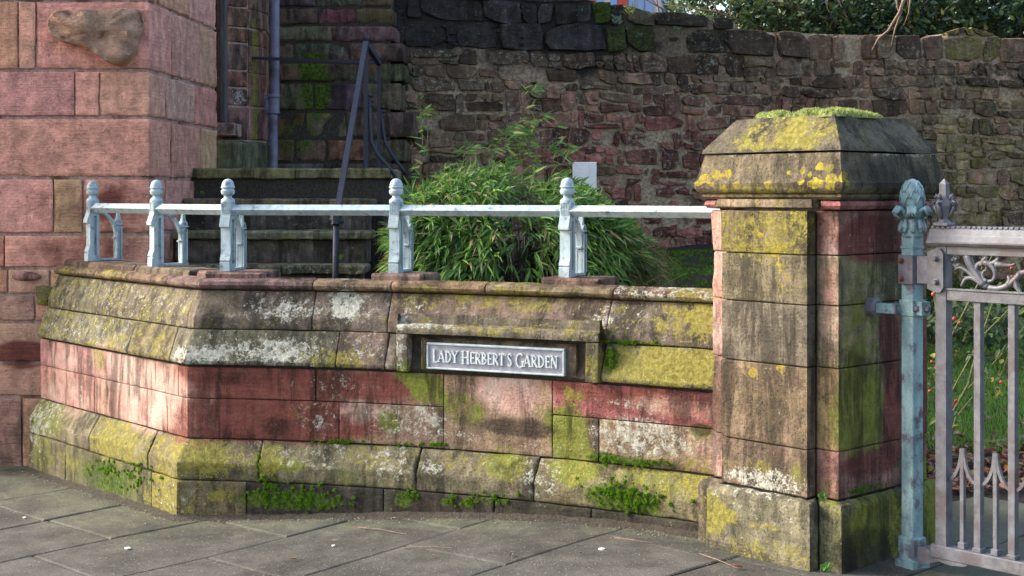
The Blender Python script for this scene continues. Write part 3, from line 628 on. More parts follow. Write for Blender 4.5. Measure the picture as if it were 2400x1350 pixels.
def bracket_mb():
    b = MB()
    b.box(-.014, .014, .028, .186, 0, .014, bev=.002)
    b.prism([(.142, .012), (.146, .20), (.140, .222), (.150, .256), (.153, .300), (.163, .300), (.168, .256), (.178, .222), (.172, .20), (.176, .012)], 'x', -.011, .011)
    for s in (-1, 1):                                                             # flanges and eyelet ring
        b.box(s * .0185 - .0045, s * .0185 + .0045, .142, .149, .012, .20); b.box(s * .0185 - .0045, s * .0185 + .0045, .169, .176, .012, .20)
        V = []; F = []
        for k in range(14):
            a = 2 * math.pi * k / 14
            for r, x in ((.010, .011), (.010, .019), (.019, .019), (.019, .011)): V.append((s * x, .159 + r * math.cos(a), .226 + r * math.sin(a)))
        for k in range(14):
            for j in range(4):
                q = k * 4 + j; w = ((k + 1) % 14) * 4 + j; e = k * 4 + (j + 1) % 4; r_ = ((k + 1) % 14) * 4 + (j + 1) % 4; F.append([q, w, r_, e])
        b.add(V, F)
    b.box(-.021, .021, .134, .184, .208, .216, bev=.002)
    pts = arc(.028, .125, .120, .165, 88, 0, 12)
    V = []; F = []
    for (y, z) in pts:
        dy, dz = (y - .028) / .12, (z - .125) / .165; L = math.hypot(dy, dz)
        for e, x in ((-.008, -.013), (-.008, .013), (.008, .013), (.008, -.013)): V.append((x, y + dy / L * e, z + dz / L * e))
    for i in range(len(pts) - 1):
        for j in range(4): F.append([i * 4 + j, (i + 1) * 4 + j, (i + 1) * 4 + (j + 1) % 4, i * 4 + (j + 1) % 4])
    b.add(V, F); b.box(-.014, .014, .126, .150, .128, .138, bev=.002)
    return b
def mono_mb():
    b = MB(); Y0, Y1 = -.0305, -.0275
    for x0, x1, z0, z1 in ((-.021, .021, .344, .347), (-.021, .021, .293, .296), (-.021, -.0185, .296, .344), (.0185, .021, .296, .344),
                           (-.0155, -.0105, .298, .342), (-.0055, -.001, .298, .342), (.0035, .008, .298, .342), (.0125, .0165, .298, .342),
                           (-.0105, -.0055, .337, .342), (-.0105, -.0055, .3165, .3215), (.008, .0125, .3165, .3215), (-.001, .0035, .3165, .3215)):
        b.box(x0, x1, Y0, Y1, z0, z1)
    return b
protos = None
for i, (p, n) in enumerate(POSTS):
    if protos is None:
        a = shaft_mb().build('post', M['rail'], rl, local=True, sharp=30); f = finial_mb().build('finial', M['rail'], a, local=True, sharp=35)
        br = bracket_mb().build('bracket', M['rail'], a, local=True, sharp=30); mo = mono_mb().build('monogram', M['rail'], a, local=True)
        protos = (a, (f, br, mo))
    else:
        a = protos[0].copy(); COL.objects.link(a); a.parent = rl
        for ch in protos[1]:
            c = ch.copy(); COL.objects.link(c); c.parent = a
    a.location = (p.x - WLR.x, p.y - WLR.y, 1.208 - WLR.z + .001); a.rotation_euler = (0, 0, math.atan2(n.y, n.x) + math.pi / 2)
RZ = 1.208 + .312
def rail_bar(A, B):
    d = (B - A); d.normalize(); u = Vector((d.y, -d.x)); b = MB(); V = []
    h = .027
    for q in (A, B):
        for a, c in ((h, 0), (0, h), (-h, 0), (0, -h)):
            V.append((q.x + u.x * a, q.y + u.y * a, RZ + c))
    b.add(V, [[0, 4, 5, 1], [1, 5, 6, 2], [2, 6, 7, 3], [3, 7, 4, 0], [0, 1, 2, 3], [7, 6, 5, 4]])
    return b.build('rail', M['rail'], rl)
for i in range(4):
    A, B = POSTS[i][0], POSTS[i + 1][0]; d = (B - A).normalized(); rail_bar(A + d * .02, B - d * .02)
pe = Vector((.945, 6.16)); d = (pe - POSTS[4][0]).normalized(); rail_bar(POSTS[4][0] + d * .02, pe + d * .05)
# ------------------------------------------------------------------ gate pier
pier = thing('gate_pier', 'square sandstone gate pier with lichen spotted hipped cap and a moss cushion on top', 'pier', (1.3, 5.9, .1))
cL = PC + PU1 * PS; cR = PC + PU2 * PS; cB = cL + PU2 * PS
st0, st1, pj = .105, .535, .06
PP = Path([tuple(cB), tuple(cL), tuple(PC + PU1 * st1), tuple(PC + PU1 * st1 + PN1 * pj), tuple(PC + PU1 * st0 + PN1 * pj), tuple(PC + PU1 * st0), tuple(PC), tuple(cR), tuple(cB)])
k = PP.cum   # 0 cB,1 cL,2 strip root left,3 strip front left,4 strip front right,5 root right,6 near corner,7 right corner,8 back
SQ = Path([tuple(cB), tuple(cL), tuple(PC), tuple(cR), tuple(cB)]); kq = SQ.cum
# mortar core
b = MB(); q = [cL + (PN1 * -.02 + PN2 * .02), PC + (PN1 + PN2) * -.02, cR - (PN2 * .02 - PN1 * -.0) + PN1 * -.0, cB + PN2 * -.0 + PN1 * .02]
q = [PC + PU1 * .02 + PU2 * .02, PC + PU2 * (PS - .02) + PU1 * .02, PC + PU2 * (PS - .02) + PU1 * (PS - .02), PC + PU1 * (PS - .02) + PU2 * .02]
b.prism([tuple(v) for v in q], 'z', -.1, 1.6)
q = [PC + PU1 * (st0 + .015) + PN1 * (pj - .015), PC + PU1 * (st0 + .015), PC + PU1 * (st1 - .015), PC + PU1 * (st1 - .015) + PN1 * (pj - .015)]
b.prism([tuple(v) for v in q], 'z', -.1, 1.5)
b.build('mortar_core', M['mortar_dark'], pier)
PPT = Paint()
def pb(px, py, rx, ry, ch, w, seg='strip'):
    lo, hi = dict(strip=(k[3], k[4]), corner=(k[5], k[6]), right=(k[6], k[7]), left=(k[1], k[2]))[seg]
    s, z, d = PP.pick(px, py, .0, lo, hi); f = {'strip': 1.4, 'corner': 1.4, 'right': 1.6, 'left': 1.4}[seg]
    PPT.blob(s, z, rx * d / FPX * f, ry * d / FPX, ch, w)
for a in [(1800, 550, 110, 60, 'Y', .36), (1760, 530, 70, 30, 'D', .25), (1770, 590, 100, 14, 'D', .3), (1800, 650, 100, 50, 'Y', .12), (1800, 600, 60, 60, 'S', .4), (1780, 560, 20, 18, 'S', .8), (1820, 590, 20, 18, 'S', .8), (1840, 650, 20, 20, 'S', .8),
          (1750, 865, 22, 22, 'S', .85), (1780, 880, 20, 18, 'S', .8), (1830, 868, 18, 18, 'S', .8), (1800, 920, 60, 60, 'Y', .14), (1740, 1090, 90, 20, 'Y', .3), (1790, 1125, 90, 26, 'W', .55), (1760, 1000, 100, 60, 'D', .12), (1870, 1120, 20, 40, 'G', .5),
          (1680, 1200, 34, 50, 'Y', .75), (1730, 1205, 24, 10, 'Y', .7), (1810, 1230, 26, 10, 'Y', .6), (1830, 1300, 90, 40, 'Y', .3), (1790, 1190, 100, 40, 'W', .12), (1740, 1300, 90, 30, 'D', .4)]: pb(*a)
for a in [(1945, 640, 24, 60, 'P', .45), (1945, 540, 24, 60, 'P', .35), (1945, 760, 24, 70, 'P', .5), (1950, 760, 20, 60, 'W', .2), (1950, 900, 20, 60, 'P', .3), (1945, 1150, 20, 30, 'G', .4), (1950, 1190, 14, 20, 'Y', .4), (1915, 1160, 12, 40, 'M', .4)]: pb(*a, 'corner')
for a in [(2030, 560, 60, 50, 'R', .7), (2080, 560, 50, 50, 'R', .75), (2090, 540, 14, 60, 'D', .5), (2010, 580, 40, 30, 'W', .14), (2030, 660, 70, 60, 'G', .36), (2030, 660, 80, 60, 'D', .12), (2020, 780, 60, 70, 'G', .45), (2085, 790, 24, 70, 'R', .9), (2000, 960, 50, 110, 'G', .72), (2050, 960, 22, 100, 'G', .75), (2055, 960, 12, 100, 'Y', .35), (2095, 960, 26, 100, 'R', .8), (2150, 900, 26, 260, 'R', .7),
          (2040, 1080, 70, 30, 'R', .7), (2010, 1110, 40, 30, 'Y', .25), (2050, 1140, 60, 12, 'M', .5), (2000, 1150, 40, 14, 'M', .3), (2030, 1220, 60, 60, 'G', .55), (2080, 1230, 18, 90, 'Y', .5), (2080, 1230, 20, 90, 'G', .4), (2010, 1290, 60, 60, 'D', .8), (2160, 1200, 30, 100, 'G', .7), (2160, 1100, 26, 30, 'G', .7)]: pb(*a, 'right')
for a in [(1682, 640, 14, 200, 'P', .7), (1682, 900, 14, 100, 'G', .2), (1682, 1060, 14, 60, 'P', .4)]: pb(*a, 'left')
ZS = [.405, .594, .918, 1.163, 1.36, 1.535]
STT = [(.18, .118, .09), (.168, .122, .092), (.178, .13, .10), (.165, .124, .09), (.145, .118, .07)]
FRT = [(.30, .15, .12), (.26, .20, .10), (.27, .19, .11), (.26, .20, .11), (.30, .13, .11)]
for i in range(5):
    pr = [(0, ZS[i]), (0, ZS[i + 1])]
    stone(PP, k[2] + .001, k[5] - .001, pr, pier, STT[i], 'pilaster_stone', PPT, dict(Y=[.0, .02, .0, .05, .2][i]), bev=.006, amp=.004, depth=.03)
    stone(PP, k[5] + .002, k[7] + .15, pr, pier, FRT[i], 'stone', PPT, dict(R=.15), bev=.005, amp=.003, depth=.03)
    stone(PP, k[0] + .1, k[2] - .001, pr, pier, (.42, .21, .16), 'stone', PPT, dict(P=.2), bev=.008, amp=.008, depth=.03)
# plinth
pls = [(.045, -.08), (.045, .375), (.036, .392), (.002, .405)]
for a_, b_, tt, bs_ in ((k[2] + .0, k[5], (.165, .14, .09), dict(Y=.12, W=.08, D=.15)), (k[5], k[7] + .15, (.19, .16, .09), dict(G=.25)), (k[0] + .1, k[2], (.2, .17, .1), dict(G=.3, Y=.2))):
    stone(PP, a_ + .002, b_ - .002, pls, pier, tt, 'plinth_stone', PPT, bs_, bev=.012, chip=1.2, amp=.006, depth=.05)
# neck moulding and hooded strip head
for a_, b_ in ((kq[0] + .1, kq[1] + .055), (kq[2] - .085, kq[3] + .2)):
    stone(SQ, a_, b_, [(-.02, 1.537), (.018, 1.541), (.028, 1.555), (.022, 1.570), (.0, 1.578)], pier, (.33, .14, .12), 'neck_moulding', None, dict(R=.3), bev=.003, amp=.002, step=.02, depth=.03)
hp = Path([tuple(PC + PU1 * (st1 + .02)), tuple(PC + PU1 * (st1 + .02) + PN1 * pj), tuple(PC + PU1 * (st0 - .02) + PN1 * pj), tuple(PC + PU1 * (st0 - .02))])
stone(hp, 0, hp.L, [(.0, 1.541), (.008, 1.548), (.0, 1.582)], pier, (.22, .165, .09), 'pilaster_head', None, dict(Y=.25, S=.3), bev=.004, amp=.002, depth=.03)
CPT = Paint()
def cb(px, py, rx, ry, ch, w, seg=0):
    lo, hi = ((kq[1], kq[2]), (kq[2], kq[3]))[seg]; s, z, d = SQ.pick(px, py, .03, lo, hi); CPT.blob(s, z, rx * d / FPX * 1.4, ry * d / FPX, ch, w)
for a in [(1800, 310, 90, 40, 'Y', .4), (1890, 300, 60, 40, 'Y', .38), (1830, 340, 90, 14, 'Y', .2), (1720, 340, 40, 20, 'D', .1), (1800, 420, 120, 30, 'S', .62), (1690, 430, 40, 24, 'S', .75), (1930, 420, 40, 34, 'S', .78), (1800, 300, 100, 50, 'S', .35), (1800, 450, 140, 10, 'Y', .3), (1760, 440, 60, 16, 'Y', .22), (1810, 362, 150, 5, 'W', .3)]: cb(*a)
for a in [(2080, 300, 110, 60, 'G', .25), (2080, 410, 120, 40, 'D', .62), (2080, 300, 120, 50, 'D', .2), (2080, 364, 60, 4, 'W', .75), (2160, 366, 40, 4, 'W', .7), (2040, 450, 100, 6, 'G', .5)]: cb(*a, 1)  # D blobs paint shade onto the right face, away from the sun
for nm, pr, tt in (('cap_base', [(-.01, 1.577), (.020, 1.578), (.034, 1.590), (.030, 1.600), (.046, 1.606), (.056, 1.622), (.060, 1.645), (.052, 1.655), (.024, 1.765)], (.125, .10, .07)), ('cap_top', [(.010, 1.769), (.034, 1.771), (.030, 1.785), (-.068, 1.915), (-.09, 1.918)], (.12, .097, .068))):
    stone(SQ, kq[0], kq[4], pr, pier, tt, nm, CPT, dict(Y=.05), gap=.0005, bev=.003, amp=.0025, depth=.02, step=.018)
b = MB(); q = [PC + (PU1 + PU2) * .07, PC + PU2 * (PS - .07) + PU1 * .07, PC + (PU2 + PU1) * (PS - .07), PC + PU1 * (PS - .07) + PU2 * .07]
b.prism([tuple(v) for v in q], 'z', 1.58, 1.912); b.build('cap_core', M['mortar_dark'], pier)
def moss_cushions(name, cs, parent, col, n_per=900, tuft=.007, kind='stuff'):
    """cs: list of (centre, normal, radius, height): domes covered in tiny leaf points"""
    mb = MB()
    for c, n, r, h in cs:
        n = Vector(n).normalized(); u = n.orthogonal().normalized(); w = n.cross(u); sd = R(0, 50)
        V = []; F = []; K = 12; ringsr = (1, .85, .6, .3)
        for q in ringsr:
            for i in range(K):
                a = 2 * math.pi * i / K; rr = r * q * (1 + .25 * fbm(math.cos(a) * 2 + sd, math.sin(a) * 2, q, 2))
                V.append(Vector(c) + u * rr * math.cos(a) + w * rr * math.sin(a) + n * (h * math.sqrt(max(0, 1 - q * q)) - .003))
        V.append(Vector(c) + n * h)
        for j in range(3):
            for i in range(K): F.append([j * K + i, j * K + (i + 1) % K, (j + 1) * K + (i + 1) % K, (j + 1) * K + i])
        F += [[3 * K + i, 3 * K + (i + 1) % K, 4 * K] for i in range(K)]
        dk = tuple(x * .7 for x in col); mb.add(V, F, dk)
        m = int(n_per * (r / .05) ** 2)
        for _ in range(m):
            a = R(0, 6.283); q = math.sqrt(R(0, 1)); rr = r * q * (1 + .25 * fbm(math.cos(a) * 2 + sd, math.sin(a) * 2, q, 2))
            p = Vector(c) + u * rr * math.cos(a) + w * rr * math.sin(a) + n * (h * math.sqrt(max(0, 1 - q * q)) - .002)
            t = (n + Vector((R(-1, 1), R(-1, 1), R(-1, 1))) * .7).normalized() * R(.6, 1.4) * tuft; s = t.cross(Vector((R(-1, 1), R(-1, 1), R(-1, 1)))).normalized() * tuft * .35
            f = R(.6, 1.4); mb.add([p - s, p + s, p + t], [[0, 1, 2]], tuple(x * f for x in col))
    return mb.build(name, M['moss'], parent, kind=kind)
cen = PC + (PU1 + PU2) * PS / 2
cs = []
for i in range(44):
    a, b_ = R(.10, PS - .10), R(.10, PS - .10); q = PC + PU1 * a + PU2 * b_
    e = min(a, b_, PS - a, PS - b_); cs.append(((q.x, q.y, 1.912), (0, 0, 1), R(.03, .075), (.008 + .19 * min(.25, e)) * R(.55, 1.1)))
moss_cushions('cap_moss', cs, pier, (.36, .42, .14), 300, .008)
# ------------------------------------------------------------------ moss growing on the walls
def wall_moss(path, name, spots, parent, o_of, col=(.20, .36, .03), n=160):
    cs = []
    for px, py, rx, ry, lo, hi, o, m in spots:
        for _ in range(int(m * 3.5)):
            x, y = random.gauss(px, rx * .55), random.gauss(py, ry * .55)
            if fbm(x * .06, y * .06, 4, 3) < -.02 and ry > 5: continue
            s, z, d = 0, 0, 0; s, z, d = path.pick(x, y, o, lo, hi); q = path.at(s, o); nv = path.ev(s)[1]
            cs.append(((q.x, q.y, z), (nv.x, nv.y, .35), R(.004, .0095), R(.002, .005)))
    return moss_cushions(name, cs, parent, col, n * 22, .006)
wall_moss(WP, 'wall_moss', [(700, 1165, 110, 26, SC, WP.L, .172, 60), (620, 1150, 30, 40, SC, WP.L, .172, 20), (960, 1168, 18, 20, SC, WP.L, .172, 9), (1060, 1170, 10, 12, SC, WP.L, .172, 4), (1105, 1173, 10, 14, SC, WP.L, .172, 5), (1165, 1168, 40, 16, SC, WP.L, .172, 9),
                          (1450, 1150, 60, 22, SC, WP.L, .17, 40), (1500, 1180, 60, 22, SC, WP.L, .172, 24), (1430, 1078, 30, 6, SC, WP.L, .12, 10), (1520, 1085, 60, 6, SC, WP.L, .115, 14), (1432, 840, 8, 24, SC, WP.L, .115, 8), (1470, 803, 50, 2, SC, WP.L, .065, 8), (250, 1095, 50, 16, 0, SC, .172, 24), (320, 1120, 40, 24, 0, SC, .172, 24), (800, 1034, 60, 3, SC, WP.L, .10, 8), (1000, 1042, 60, 3, SC, WP.L, .10, 7), (607, 1090, 4, 40, SC, WP.L, .165, 7)], gw, None)
# ------------------------------------------------------------------ tower
TD = 8.45
tw = thing('sandstone_tower', 'corner of a tall pink sandstone tower built of large worn blocks', 'building', (-3.4, 9, 0))
TP = Path([(-4.3, TD), (-2.18, TD), (-2.10, 10.02)])
TC = TP.corners[0]
sweep(TP, 0, TP.L, [(-.015, -.1), (-.015, 4.2), (-.6, 4.2), (-.6, -.1)], tw, M['mortar_tower'], 'mortar_core')
TPT = Paint()
def tb(px, py, rx, ry, ch, w):
    s = TP.pick(px, None, 0, 0, TC); TPT.blob(s, WZ(py, TD), rx * TD / FPX, ry * TD / FPX, ch, w)
for a in [(300, 350, 60, 70, 'D', .25), (100, 700, 90, 50, 'D', .25), (60, 830, 70, 30, 'R', .9), (60, 830, 60, 26, 'D', .35), (20, 1010, 50, 80, 'D', .55), (50, 890, 60, 30, 'D', .15), (150, 480, 120, 40, 'R', .3), (280, 480, 60, 60, 'R', .4), (200, 590, 120, 40, 'R', .45), (300, 590, 40, 30, 'D', .2), (290, 230, 40, 50, 'D', .15)]: tb(*a)
TWC = (.68, .345, .235)
rows = [(-400, -290, [120]), (-290, -160, [60, 210]), (-160, 2, [150]), (2, 164, [43, 85]), (166, 274, [176, 234]), (276, 416, [-60]), (418, 548, [126, 195]), (550, 628, [11, 210]), (630, 690, [19, 118]), (692, 754, [83, 200]), (756, 850, [106]), (852, 930, [108, 260]), (932, 1120, [52, 220])]
for ri, (y0, y1, js) in enumerate(rows):
    z1, z0 = WZ(y0, TD), WZ(y1, TD)
    if ri == len(rows) - 1: z0 = -.1
    ext = sorted([j for j in js] + [-420 + R(-60, 60), -200 + R(-60, 60)])
    ss = [.02] + [TP.pick(j, None, 0, 0, TC) if j > -900 else 0 for j in ext if j > -640]
    wrap = R(.12, .5) if ri % 2 == 0 else R(.3, .6)
    ss = ss + [TC + wrap]
    ss2 = [TC + wrap, TP.L] if wrap > .8 else [TC + wrap, TC + wrap + R(.45, .7), TP.L]
    ss = sorted(set(ss))
    allc = ss + ss2[1:]
    for i in range(len(allc) - 1):
        if allc[i + 1] - allc[i] < .02: continue
        vis = allc[i + 1] > TP.pick(-20, None, 0, 0, TC)
        t = tuple(c * f for c, f in zip(TWC, (R(.88, 1.08),) * 3)); t = (t[0], t[1] * R(.92, 1.08), t[2] * R(.92, 1.1))
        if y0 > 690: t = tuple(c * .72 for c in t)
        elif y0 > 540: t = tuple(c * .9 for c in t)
        zz = [0, 0]
        if allc[i] > TC: zz = [R(-.03, .03), R(-.03, .03)]
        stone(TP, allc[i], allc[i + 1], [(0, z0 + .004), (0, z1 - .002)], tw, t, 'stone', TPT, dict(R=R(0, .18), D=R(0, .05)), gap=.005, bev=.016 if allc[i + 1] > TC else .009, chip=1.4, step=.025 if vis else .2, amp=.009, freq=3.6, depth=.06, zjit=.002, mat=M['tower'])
b = MB(); b.box(-4.28, -2.42, TD + .3, 10.55, -.1, 6.5); b.build('tower_sun_block', M['mortar_tower'], tw)  # unseen box inside the tower shell, added to block the sun
# the eroded boss stone
def px_poly(ps, d, o):
    return [((x - 1200) * d / FPX - o.x, EYE - (y - HOR) * d / FPX - o.z) for x, y in ps]
def subdiv(ps, it=2):
    for _ in range(it):
        out = []
        for i in range(len(ps)):
            a, b = ps[i], ps[(i + 1) % len(ps)]; out += [(a[0] * .75 + b[0] * .25, a[1] * .75 + b[1] * .25), (a[0] * .25 + b[0] * .75, a[1] * .25 + b[1] * .75)]
        ps = out
    return ps
bo = Vector((WX(230, TD), TD, WZ(90, TD)))
pillow(subdiv(px_poly([(116, 60), (122, 40), (148, 26), (200, 24), (262, 25), (322, 19), (337, 34), (339, 72), (332, 104), (318, 132), (290, 156), (262, 152), (238, 134), (214, 114), (178, 106), (146, 98), (124, 84)], TD, bo)), bo, Vector((1, 0, 0)), Vector((0, 0, 1)), Vector((0, -1, 0)), .11, (.46, .275, .185), 'worn_boss', tw, M['tower'], dict(D=.2, Y=.05), 3, rings=((1, -.3), (1.0, .35), (.98, .7), (.93, .93), (.75, 1.02), (.45, 1.04), (.2, 1.05)), rough=.32)
bo = Vector((WX(104, TD), TD, WZ(692, TD)))
pillow(px_poly([(86, 672), (105, 668), (124, 672), (125, 700), (122, 715), (100, 716), (87, 712)], TD, bo), bo, Vector((1, 0, 0)), Vector((0, 0, 1)), Vector((0, -1, 0)), .02, (.2, .16, .07), 'mossy_stone', tw, M['stone'], dict(Y=.4, G=.3), 5)
bo = Vector((WX(62, TD), TD, WZ(648, TD)))
pillow(subdiv(px_poly([(28, 640), (60, 634), (96, 640), (94, 655), (60, 660), (30, 656)], TD, bo), 1), bo, Vector((1, 0, 0)), Vector((0, 0, 1)), Vector((0, -1, 0)), .025, (.36, .18, .15), 'worn_boss', tw, M['stone'], dict(), 8)
# door jamb of the tower, beyond the doorway
jd = [(WX(524, 10.35), 10.35), (WX(583, 10.5), 10.5), (WX(626, 10.75), 10.75), (WX(632, 11.1), 11.1)]
JP = Path(jd)
sweep(JP, 0, JP.L, [(-.012, 1.6), (-.012, 4.2), (-.25, 4.2), (-.25, 1.6)], tw, M['mortar_tower'], 'jamb_core')
jrows = [(-220, -90), (-90, 20), (20, 66), (68, 102), (104, 166), (168, 206), (208, 250), (252, 330)]
JPT = Paint(); jc = JP.corners[0]
for zz in range(8): JPT.blob(jc + .09, 1.9 + zz * .13, .03 + .02 * (zz % 2), .1, 'Y', .45); JPT.blob(jc + .12, 1.95 + zz * .13, .04, .1, 'W', .12)
JPT.blob(jc - .09, 2.31, .06, .07, 'W', .5); JPT.blob(jc - .1, 2.05, .1, .1, 'D', .5)
for y0, y1 in jrows:
    z1, z0 = WZ(y0, 10.5), WZ(y1, 10.5); tt = (.33 * R(.8, 1.1), .19 * R(.8, 1.1), .13 * R(.8, 1.1))
    stone(JP, 0, jc, [(0, z0), (0, z1)], tw, tuple(c * .8 for c in tt), 'jamb_stone', JPT, dict(D=.2), gap=.004, bev=.012, chip=1, amp=.009, depth=.04)
    stone(JP, jc, JP.L, [(0, z0 + R(-.03, .03)), (0, z1)], tw, tt, 'jamb_stone', JPT, dict(Y=.2, P=.2), gap=.004, bev=.012, chip=1, amp=.009, depth=.04)
BP = Path([(WX(494, 10.0), 10.25), (WX(498, 10.0), 10.0), (WX(546, 10.0), 10.0), (WX(617, 10.3), 10.35), (WX(617, 10.3), 10.7)])
stone(BP, 0, BP.L, [(0, WZ(402, 10)), (0, WZ(336, 10)), (-.03, WZ(329, 10)), (-.2, WZ(327, 10))], tw, (.15, .135, .08), 'base_block', None, dict(G=.3, D=.3), bev=.012, amp=.006)
b = MB(); b.box(WX(500, 10.3), WX(556, 10.3), 10.18, 10.5, WZ(318, 10.2), WZ(288, 10.2), (.28, .24, .18), bev=.006); b.build('door_sill', M['mortar_tower'], tw)
dr = thing('timber_door', 'dark narrow timber door seen edge on in the tower doorway', 'door', (WX(512, 10.3), 10.4, 2.0))
b = MB(); b.box(WX(496, 10.5), WX(519, 10.5), 10.42, 10.5, WZ(287, 10.5), 4.2); b.build('leaf', M['door'], dr)
b = MB(); b.box(WX(517, 10.34), WX(531, 10.34), 10.30, 10.40, WZ(287, 10.34), 4.2, bev=.006); b.build('frame', M['timber'], dr)
# ------------------------------------------------------------------ dark stair wall with quoins
DW = 11.0
sw = thing('stair_wall', 'dark damp mossy stone wall end with stepped quoins behind the stairs', 'wall', (-1.3, 11.2, 0))
b = MB(); b.box(-2.3, WX(915, DW), DW + .015, DW + .8, .5, 3.2); b.build('mortar_core', M['mortar_dark'], sw)
drows = [(-40, 16, 912, [740, 850]), (18, 58, 921, [745, 835]), (60, 98, 925, [780]), (100, 146, 944, [690, 820]), (148, 192, 951, [785]), (194, 260, 940, [735, 850]), (262, 324, 966, [715, 815]), (326, 380, 952, [690, 765, 860]), (382, 430, 964, [760])]
SPT = Paint()
for (px, py, rx, ry, ch, w) in [(745, 190, 34, 70, 'M', .55), (700, 250, 60, 100, 'M', .35), (760, 240, 20, 30, 'Y', .4), (780, 290, 40, 30, 'Y', .2), (700, 140, 60, 20, 'M', .3), (900, 240, 40, 40, 'Y', .2), (840, 150, 80, 26, 'R', .5), (700, 40, 60, 30, 'R', .3), (900, 50, 40, 40, 'M', .3), (690, 350, 50, 60, 'M', .3), (930, 350, 30, 40, 'R', .35)]:
    SPT.blob(WX(px, DW) + 3, WZ(py, DW), rx * DW / FPX, ry * DW / FPX, ch, w)
for y0, y1, xr, js in drows:
    z1, z0 = WZ(y0, DW), WZ(y1, DW); xs = [655 - 90] + js + [xr]
    for i in range(len(xs) - 1):
        x0, x1 = WX(xs[i], DW), WX(xs[i + 1], DW); last = i == len(xs) - 2
        P_ = Path([(-3, DW), (x1, DW), (x1 + .01, DW + .45)]) if last else Path([(-3, DW), (1, DW)])
        t = tuple(c * R(.7, 1.25) for c in (.17, .115, .08))
        stone(P_, x0 + 3, P_.L if last else x1 + 3, [(0, z0 + .004), (0, z1)], sw, t, 'stone', SPT, dict(D=R(.1, .5), G=R(0, .2)), gap=.005, bev=.022, chip=1.2, amp=.016, freq=4, step=.035, depth=.05, zjit=.012)
# ------------------------------------------------------------------ steps
stp = thing('stone_steps', 'flight of dark worn stone steps rising to the tower doorway', 'steps', (-1.45, 9.4, 0))
XL = -2.14
def tread(y0, y1, x1, z, th, name='tread', split=None, tint=(.12, .10, .062), base=None):
    xs = [XL] + (split or []) + [x1]
    for i in range(len(xs) - 1):
        last = i == len(xs) - 2
        P_ = Path([(xs[i], y0), (xs[i + 1], y0), (xs[i + 1] + .004, y1)]) if last else Path([(xs[i], y0), (xs[i + 1], y0)])
        stone(P_, 0, P_.L, [(-.012, z - th), (.0, z - th + .012), (.003, z - .012), (-.01, z), (-.30, z)], stp, tint, name, None, base or dict(Y=.22, G=.2, D=.25, W=.05), bev=.008, chip=1.3, amp=.006, step=.035, depth=.02)
LD = 9.4; ZL = WZ(394, LD)
b = MB(); b.box(XL, WX(905, LD) - .02, LD + .03, 10.95, .2, ZL - .03); b.build('landing_core', M['mortar_dark'], stp)
tread(LD, 10.4, WX(912, LD), ZL, .075, 'landing_slab', [WX(692, LD)], (.23, .195, .10), dict(Y=.3, G=.3, D=.1, M=.22))
b = MB(); b.box(XL, WX(908, LD) - .03, LD + .2, 10.95, ZL - .02, ZL - .001); b.build('landing_top', M['mortar_dark'], stp)
NS = 6
for i in range(1, NS):
    y0 = LD - .26 * i; z = ZL - .203 * i
    x1 = WX({1: 873, 2: 868, 3: 855}.get(i, 850), y0)
    tread(y0, y0 + .3, x1, z, .06, 'tread', [XL + R(.4, .8)] if i in (1, 3) else None, (.21, .175, .11), dict(Y=.2, G=.32, D=.2, M=.2, W=[.1, .05, .2, .28, .2, .1][i]))
    P_ = Path([(XL, y0 + .045), (x1 - .03, y0 + .045), (x1 - .028, y0 + .3)])
    stone(P_, 0, P_.L, [(0, z - .21), (0, z - .055)], stp, (.14, .11, .08), 'riser', None, dict(D=.42, G=.15, W=.1), bev=.004, amp=.005, step=.05, depth=.02)
P_ = Path([(XL, LD + .045), (WX(868, LD), LD + .045), (WX(890, LD), LD + .045), (WX(890, LD), 10)])
stone(P_, 0, P_.cum[1], [(0, ZL - .23), (0, ZL - .07)], stp, (.06, .045, .04), 'riser', None, dict(D=.45), bev=.004, amp=.006, step=.05)
stone(P_, P_.cum[1], P_.L, [(0, ZL - .6), (0, ZL - .07)], stp, (.30, .13, .11), 'cheek_stone', None, dict(R=.4, W=.1), bev=.008, amp=.006, step=.04)
# ------------------------------------------------------------------ iron handrail
hr = thing('iron_handrail', 'dark blue wrought iron handrail leaning down the stone steps with scrolled stays', 'handrail', (WX(858, LD), LD, ZL))
hx = WX(858, LD + .05); A0 = Vector((hx, LD + .05, ZL)); dB = hx * FPX / (888 - 1200); B0 = Vector((hx, dB, ZL))
zA, zB = WZ(97, LD + .05), WZ(142, dB)
def bar(p, q, w, name, h=None, mat=None, parent=None):
    p, q = Vector(p), Vector(q); b = MB(); b.tube([p, q], w * .707, 4, flat=(h or w) / w); return b.build(name, mat or M['iron'], parent or hr)
bar(A0, (hx, LD + .05, zA), .028, 'post'); bar(B0, (hx, dB, zB), .026, 'post')
for p, z in ((A0, zA), (B0, zB)):
    b = MB(); b.lathe([(.008, z - .002), (.012, z + .005), (.017, z + .016), (.019, z + .026), (.015, z + .038), (.006, z + .044)], p.x, p.y, 12); b.build('knob', M['iron'], hr, smooth=True)
bar((hx, LD + .05, zA - .015), (hx, dB, zB - .02), .032, 'top_bar', .03)
bar((WX(584, 10.55), 10.55, WZ(136, 10.55)), (hx + .0, dB, zB - .015), .026, 'cross_bar', .022)
dE = hx * FPX / (788 - 1200); E = Vector((hx, dE, WZ(512, dE)))
bar((hx, LD + .03, zA - .01), E, .032, 'sloping_rail', .028)
b = MB(); b.tube([E + Vector((0, 0, .03)), E + Vector((0, 0, -.03))], .034, 8); b.tube([E + Vector((-.04, -.005, -.012)), E + Vector((.04, -.005, -.012))], .016, 8); b.build('joint', M['iron'], hr)
